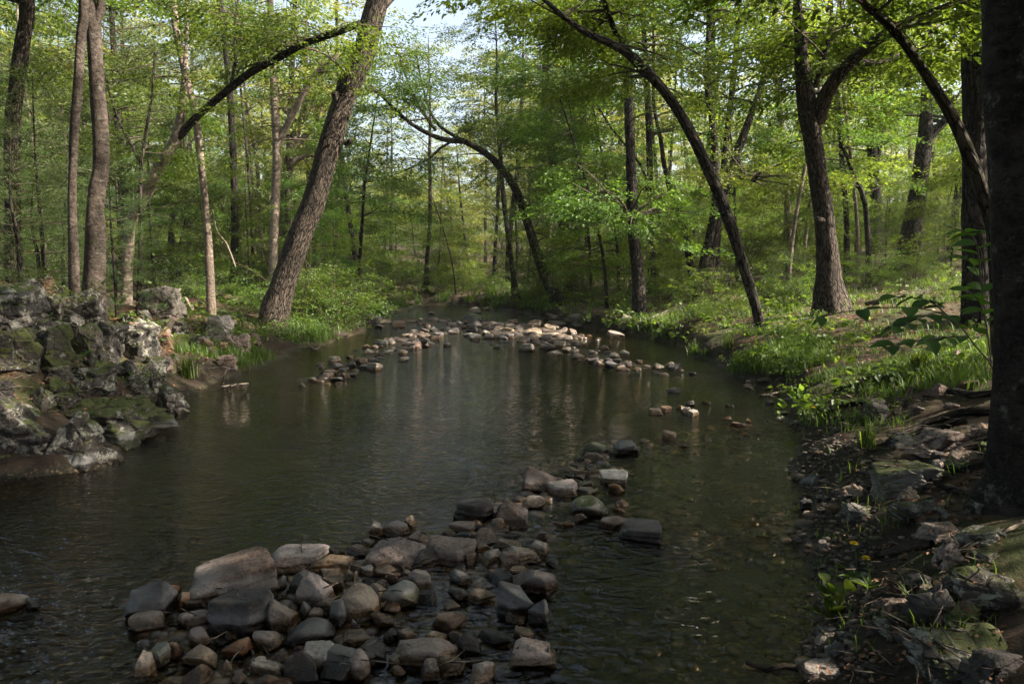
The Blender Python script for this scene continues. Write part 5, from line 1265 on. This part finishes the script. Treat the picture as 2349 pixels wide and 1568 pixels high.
def twigs():
    r = np.random.default_rng(52); qb = QB()
    for box, n in (((320, 1200, 1290, 1560), 130), ((1850, 900, 2300, 1560), 330), ((0, 580, 560, 960), 260), ((1700, 640, 2280, 880), 170)):
        for _ in range(n):
            h = surface(r.uniform(box[0], box[2]), r.uniform(box[1], box[3]))
            if h is None or h[1][2] < .3: continue
            a = r.uniform(0, 2 * PI); L = r.uniform(.05, .22) * (1.0 if h[0][1] < 7 else 1.8); d = np.array([math.cos(a), math.sin(a), r.normal(0, .12)]); p = h[0] + np.array([0, 0, .008]); m_ = p + d * L * .5 + r.normal(0, L * .07, 3) * np.array([1, 1, .4])
            tube(qb, [p, m_, p + d * L], np.array([.0035, .003, .0015]) * r.uniform(.6, 1.5) * (1.0 if h[0][1] < 7 else 1.6), 4, cap=False)
    tag(link("twig_litter", qb.mesh("twig_litter", [M["driftwood"]])), "small dead twigs and catkins strewn over stones and soil", "twig litter", kind="stuff")
twigs()

# ------------------------------------------------------------------ logs, sticks, plants one can point at
def stick(name, label, cat, pts, bark, sides=9, rough=.12, lift=.6, seed=1, group=None, twigs=(), water=False):
    P, R = [], []
    for q in pts:
        p = hit(q[0], q[1]) if len(q) < 4 else at_y(q[0], q[1], q[3]); r0 = q[2] / 2 * p[1] / F
        if len(q) > 3: pass
        else: p[2] += r0 * lift
        P.append(p); R.append(r0)
    off = P[0].copy(); PP, RR = resample(P, R, .08)
    qb = QB(); tube(qb, PP - off, RR, sides, rough, seed, freq=6)
    o = link(name, qb.mesh(name, [M[bark]]), loc=tuple(off)); tag(o, label, cat, group)
    for tw in twigs:
        tp, tr_ = [], []
        for q in tw:
            p = hit(q[0], q[1]) if len(q) < 4 else at_y(q[0], q[1], q[3]); p[2] += .02; tp.append(p); tr_.append(max(.003, q[2] / 2 * p[1] / F))
        a, b2 = resample(tp, tr_, .06); qt = QB(); tube(qt, a - off, b2, 6, .1, 3); link("twig", qt.mesh("twig", [M[bark]]), o)
    return o
stick("fallen_log", "grey fallen log slanting down the right bank to the water", "log", [(1462, 758, 12), (1500, 738, 13), (1545, 716, 13), (1600, 700, 11), (1640, 682, 8)], "driftwood")
stick("mossy_log", "moss-covered log lying beyond the thick oak's foot", "log", [(1985, 702, 13), (2060, 690, 16), (2130, 672, 17), (2200, 655, 15), (2240, 648, 10)], "bark_moss")
stick("fallen_branch", "broken dead branch among ferns behind the curving tree's foot", "branch", [(1690, 668, 6), (1730, 648, 9), (1770, 640, 10), (1815, 648, 9)], "driftwood")
stick("fallen_log", "dark rotting log behind the broken dead branch", "log", [(1720, 690, 22), (1770, 684, 24), (1820, 676, 20)], "bark_dark")
stick("stick", "long pale stick lying against the lichened boulder on the right bank", "stick", [(2122, 1316, 8), (2165, 1300, 9), (2210, 1272, 10), (2260, 1245, 10), (2320, 1222, 9), (2360, 1205, 8)], "driftwood", lift=2.5)
stick("stick", "peeled grey stick by the moss-topped stone at the bank's foot", "stick", [(1740, 912, 6), (1790, 905, 7), (1830, 890, 7), (1870, 868, 6)], "driftwood", lift=1.5, twigs=[[(1765, 910, 4), (1800, 918, 3), (1830, 914, 2)]])
stick("driftwood", "sunken branch in the water at the bottom right", "branch", [(1712, 1525, 10), (1760, 1540, 12), (1800, 1534, 14), (1850, 1545, 14)], "root", lift=.4)
stick("driftwood", "thin driftwood raft with upright twig off the grass tuft", "branch", [(505, 890, 5), (535, 886, 7), (570, 882, 6)], "driftwood", lift=.5, twigs=[[(512, 886, 4), (514, 865, 3, 11.8), (526, 840, 2, 11.8), (545, 828, 1.5, 11.8)]])
stick("driftwood", "pale broken stub at the water under the bank bush", "branch", [(712, 800, 5), (724, 806, 6), (734, 798, 6)], "driftwood", lift=1.2)
stick("stick", "pale grass stalk standing in the water beside the pyramid stone", "stalk", [(1281, 1505, 3), (1280, 1465, 3, 3.75)], "driftwood", sides=5)
stick("stick", "thin twig lying across the flat black-grey boulder", "twig", [(1140, 1400, 2, 4.35), (1180, 1370, 3, 4.35), (1230, 1360, 2, 4.35)], "driftwood", sides=5)
stick("fallen_branch", "thin bleached branch leaning through the shrubs left of the leaning oak", "branch", [(540, 612, 4, 20), (520, 560, 4, 20), (498, 530, 3, 20), (487, 480, 3, 20)], "bark_pale", sides=6)

def broad_leaf(base, d, L, r, up=(0, 0, 1), wr=.62):
    """an ovate leaf with a folded midrib"""
    d = d / np.linalg.norm(d); s = np.cross(d, up); s /= np.linalg.norm(s) + 1e-9; n = np.cross(s, d)
    prof = [(.0, .03), (.12, .30), (.3, .48), (.5, .50), (.7, .38), (.87, .18), (1.0, .01)]
    C = [base + d * L * t - n * L * .22 * t * t for t, _ in prof]
    V = []
    for c, (t, w) in zip(C, prof): V += [c - s * w * L * wr + n * L * .10 * w * 2, c, c + s * w * L * wr + n * L * .10 * w * 2]
    Fq = []
    for i in range(len(prof) - 1):
        k = i * 3; Fq += [[k, k + 1, k + 4, k + 3], [k + 1, k + 2, k + 5, k + 4]]
    return np.array(V), np.array(Fq)

def leafy_plant(name, label, cat, base, Y, stems, leaf_len, n_per, seed, leafm="big_leaf", group=None, elevate=(.1, .5), drop=False):
    """stems: lists of pixels at distance Y; leaves in pairs along them"""
    r = np.random.default_rng(seed)
    b = hit(*base) if Y is None else at_y(base[0], base[1], Y)
    if Y is None: Y = b[1]
    root = link(name, None, loc=tuple(b)); tag(root, label, cat, group); ql = QB()
    for st in stems:
        P = [at_y(q[0], q[1], Y + (q[2] if len(q) > 2 else 0)) for q in st]; PP, RR = resample(P, np.linspace(.006, .002, len(P)), .04)
        qs = QB(); tube(qs, PP - b, RR, 6, 0); link("stem", qs.mesh("stem", [M["twig"] if drop else M[leafm]]), root)
        for k in range(n_per):
            i = int((.25 + .75 * (k + r.uniform(0, .6)) / n_per) * (len(PP) - 1)); i = min(i, len(PP) - 1)
            t = PP[min(i + 1, len(PP) - 1)] - PP[max(i - 1, 0)]; t /= np.linalg.norm(t) + 1e-9
            sd = np.cross(t, [0, 0, 1.0]); sd /= np.linalg.norm(sd) + 1e-9
            d = t * r.uniform(.2, .9) + sd * (1 if k % 2 else -1) * r.uniform(.4, 1) + np.array([0, 0, r.uniform(*elevate)])
            V, Fq = broad_leaf(PP[i] - b, d, leaf_len * r.uniform(.7, 1.2), r, r.normal(0, .25, 3) + np.array([0, -.25, 1.0]))
            ql.add(V, Fq)
    link("foliage", ql.mesh("foliage", [M[leafm]]), root)
    return root
leafy_plant("broadleaf_sapling", "broad-leaved branchy sapling in front of the nearest tree's roots", "sapling", (2292, 900), 4.9,
            [[(2292, 905), (2275, 840), (2235, 790), (2200, 745, -.1), (2150, 715, -.2), (2060, 705, -.3), (1960, 712, -.4), (1860, 730, -.5), (1815, 738, -.5)], [(2220, 770), (2150, 775, -.3), (2080, 785, -.4), (2020, 800, -.5)], [(2275, 840), (2262, 740, .2), (2250, 650, .3), (2225, 600, .3), (2190, 585, .2)], [(2262, 740, .2), (2245, 690, .1), (2210, 660, 0)], [(2150, 715, -.2), (2090, 735, -.5), (2030, 752, -.6)],
             [(2250, 650, .3), (2240, 560, .2), (2210, 530, .1), (2170, 520, .1)], [(2190, 740, -.1), (2130, 690, .1), (2050, 680, .2)]], .145, 9, 201, elevate=(-.35, .1), drop=True)
leafy_plant("leafy_weed", "tall-leaved weed on the bank below the dandelions", "plant", (1912, 1420), None, [[(1912, 1420), (1900, 1380), (1880, 1350)], [(1912, 1420), (1905, 1360), (1895, 1318)], [(1915, 1420), (1930, 1370), (1942, 1335)], [(1915, 1420), (1950, 1395), (1980, 1385)], [(1910, 1420), (1885, 1410), (1868, 1400)]], .10, 6, 202, "leaf_under", elevate=(.0, .5))
leafy_plant("seedling", "broad green seedling on the mossy outcrop face", "plant", (170, 850), None, [[(170, 850), (160, 830), (142, 822)], [(172, 850), (185, 822), (205, 812)], [(170, 850), (172, 825), (165, 812)]], .13, 3, 203)
leafy_plant("seedling", "seedling with lobed leaves at the photo's left border, under the outcrop", "plant", (10, 855), None, [[(10, 855), (14, 835), (28, 840)], [(10, 855), (5, 830), (-8, 828)]], .11, 3, 204)
leafy_plant("seedling", "maple seedling standing over the outcrop's top row", "plant", (205, 690), None, [[(205, 690), (200, 660), (185, 640)], [(205, 690), (215, 655), (230, 640)], [(205, 690), (190, 665), (165, 655)]], .16, 4, 205)
leafy_plant("seedling", "small seedling on the leafy slope left of the tan boulder", "plant", (105, 625), None, [[(105, 625), (102, 600), (108, 585)], [(105, 625), (95, 605), (85, 600)]], .15, 3, 206)
leafy_plant("seedling", "leafy seedling beside the slim sapling's foot", "plant", (270, 720), None, [[(270, 720), (262, 690), (250, 672)], [(270, 720), (282, 690), (295, 680)]], .14, 4, 207)
leafy_plant("seedling", "seedling behind the moss ledge beside the rounded lichened boulder", "plant", (70, 830), None, [[(70, 830), (72, 815), (88, 818)], [(70, 830), (55, 815), (45, 820)]], .11, 3, 208)
leafy_plant("leafy_weed", "bright weed on the bank edge beside the gravel strip", "plant", (1830, 940), None, [[(1830, 940), (1822, 915), (1815, 900)], [(1830, 940), (1845, 915), (1860, 905)], [(1832, 940), (1838, 905), (1836, 890)]], .11, 5, 209, "grass")

def dandelion(label, fx, fy, bx, by, seed):
    r = np.random.default_rng(seed); b = hit(bx, by); root = link("dandelion", None, loc=tuple(b)); tag(root, label, "dandelion", "dandelions of the right bank")
    top = at_y(fx, fy, b[1]) - b
    qs = QB(); P, R = resample([np.zeros(3), top * .5 + np.array([.01, 0, 0]), top], [.003, .0026, .0024], .02); tube(qs, P, R, 6); link("stem", qs.mesh("stem", [M["grass"]]), root)
    qf = QB(); rad = .027
    for ring, (n, el, f) in enumerate(((26, .05, 1.0), (22, .45, .85), (16, .9, .6))):
        a = np.arange(n) / n * 2 * PI + ring * .3; d = np.stack([np.cos(a) * math.cos(el), np.sin(a) * math.cos(el), np.full(n, math.sin(el))], 1) + r.normal(0, .05, (n, 3))
        qf.leafquads(leaf_quads(np.tile(top, (n, 1)), d, np.full(n, rad * f), np.full(n, .006), r, .2))
    link("flower", qf.mesh("flower", [M["yellow"]]), root)
    ql = QB()
    for k in range(8):
        a = k / 8 * 2 * PI + r.uniform(0, .4); V, Fq = broad_leaf(np.zeros(3), np.array([math.cos(a), math.sin(a), r.uniform(.3, .9)]), r.uniform(.08, .14), r, wr=.22); ql.add(V, Fq)
    link("foliage", ql.mesh("foliage", [M["grass"]]), root)
dandelion("yellow dandelion flower, the higher of the two above the leafy weed", 1959, 1245, 1962, 1330, 1)
dandelion("yellow dandelion flower, the lower of the two above the leafy weed", 1986, 1279, 1994, 1350, 2)
dandelion("small yellow dandelion by the bright weed on the bank edge", 1866, 934, 1866, 950, 3)

def tuft(label, vx, vy, n, hgt, seed):
    r = np.random.default_rng(seed); b = hit(vx, vy); qb = QB(); a = r.uniform(0, 2 * PI, n)
    B = r.normal(0, hgt * .18, (n, 3)) * np.array([1, 1, 0]); H = hgt * r.uniform(.6, 1.15, (n, 1)); d = np.stack([np.cos(a), np.sin(a), 0 * a], 1); s = np.stack([-np.sin(a), np.cos(a), 0 * a], 1); ln = r.uniform(.2, .8, (n, 1)); w = np.full((n, 1), .006)
    p1 = B + d * ln * H * .3 + np.array([0, 0, .65]) * H; p2 = B + d * ln * H + np.array([0, 0, .85]) * H
    V = np.stack([B - s * w, B + s * w, p1 + s * w * .8, p1 - s * w * .8, p2 + s * w * .1, p2 - s * w * .1], 1).reshape(-1, 3); k = np.arange(n)[:, None] * 6
    qb.add(V, np.vstack([k + np.array([[0, 1, 2, 3]]), k + np.array([[3, 2, 4, 5]])]))
    tag(link("grass_tuft", qb.mesh("grass_tuft", [M["grass"]]), loc=tuple(b)), label, "grass tuft", "grass tufts")
tuft("arching grass tuft at the water right of the pale blocky rock", 432, 866, 110, .42, 1)
tuft("reedy tuft on the left bank in front of the dark bush", 735, 780, 80, .55, 2)
tuft("tall sunlit grass tuft on the ledge left of the nearest tree", 2110, 850, 120, .28, 3)
tuft("grass tuft in the shade beside the gravel strip", 1985, 1030, 70, .22, 4)
tuft("sunlit grass tuft below the curving tree's foot", 1670, 800, 120, .34, 5)

# ------------------------------------------------------------------ the wood's pale air
hm, hnt, hN, hL, hout = new_mat("haze")
pv = hN("ShaderNodeVolumePrincipled"); pv.inputs["Color"].default_value = (.93, .96, .90, 1); pv.inputs["Density"].default_value = .0005; pv.inputs["Anisotropy"].default_value = .2
hL(pv.outputs[0], hout.inputs["Volume"])
hx = np.array([[x, y, z] for x in (-136, 136) for y in (-36, 182) for z in (-2.5, 34)], float)
hz_ = link("haze", mesh_from("haze", hx, [[0, 1, 3, 2], [4, 6, 7, 5], [0, 4, 5, 1], [2, 3, 7, 6], [0, 2, 6, 4], [1, 5, 7, 3]], [hm], smooth=False)); tag(hz_, "thin pale haze in the air of the wood", "haze", kind="stuff")

# ------------------------------------------------------------------ light
SUN_DIR = Vector((.76, -.14, .63)).normalized()
el = math.asin(SUN_DIR.z); az = math.atan2(SUN_DIR.x, SUN_DIR.y)
sun = bpy.data.lights.new("sun", "SUN"); sun.energy = 5.0; sun.angle = math.radians(.53); sun.color = (1.0, .90, .76)
so = bpy.data.objects.new("sun", sun); COL.objects.link(so); so.rotation_euler = (-SUN_DIR).to_track_quat("-Z", "Y").to_euler()
world = bpy.data.worlds.new("World"); scene.world = world; world.use_nodes = True
nt = world.node_tree; bg = nt.nodes["Background"]; sky = nt.nodes.new("ShaderNodeTexSky"); sky.sky_type = "NISHITA"; sky.sun_disc = False
sky.sun_elevation = el; sky.sun_rotation = az; sky.air_density = 1.0; sky.dust_density = 4.0; sky.ozone_density = 1.0
hs_ = nt.nodes.new("ShaderNodeHueSaturation"); hs_.inputs["Saturation"].default_value = .75; hs_.inputs["Value"].default_value = 1.6
nt.links.new(sky.outputs[0], hs_.inputs["Color"]); nt.links.new(hs_.outputs[0], bg.inputs[0]); bg.inputs[1].default_value = .068
vs = scene.view_settings; vs.view_transform = "Standard"; vs.look = "None"; vs.exposure = 1.95; vs.gamma = 1.0
cy = scene.cycles
cy.max_bounces = 6; cy.diffuse_bounces = 3; cy.glossy_bounces = 3; cy.transmission_bounces = 4; cy.transparent_max_bounces = 8; cy.volume_bounces = 0; cy.volume_step_rate = 4
cy.caustics_reflective = False; cy.caustics_refractive = False; cy.sample_clamp_indirect = 4.0
cy.use_denoising = True

print("STONES", len([1 for q in STONES if q[0].name.startswith("stone")]), "BOULDERS", len([1 for q in STONES if q[0].name.startswith("boulder")]))
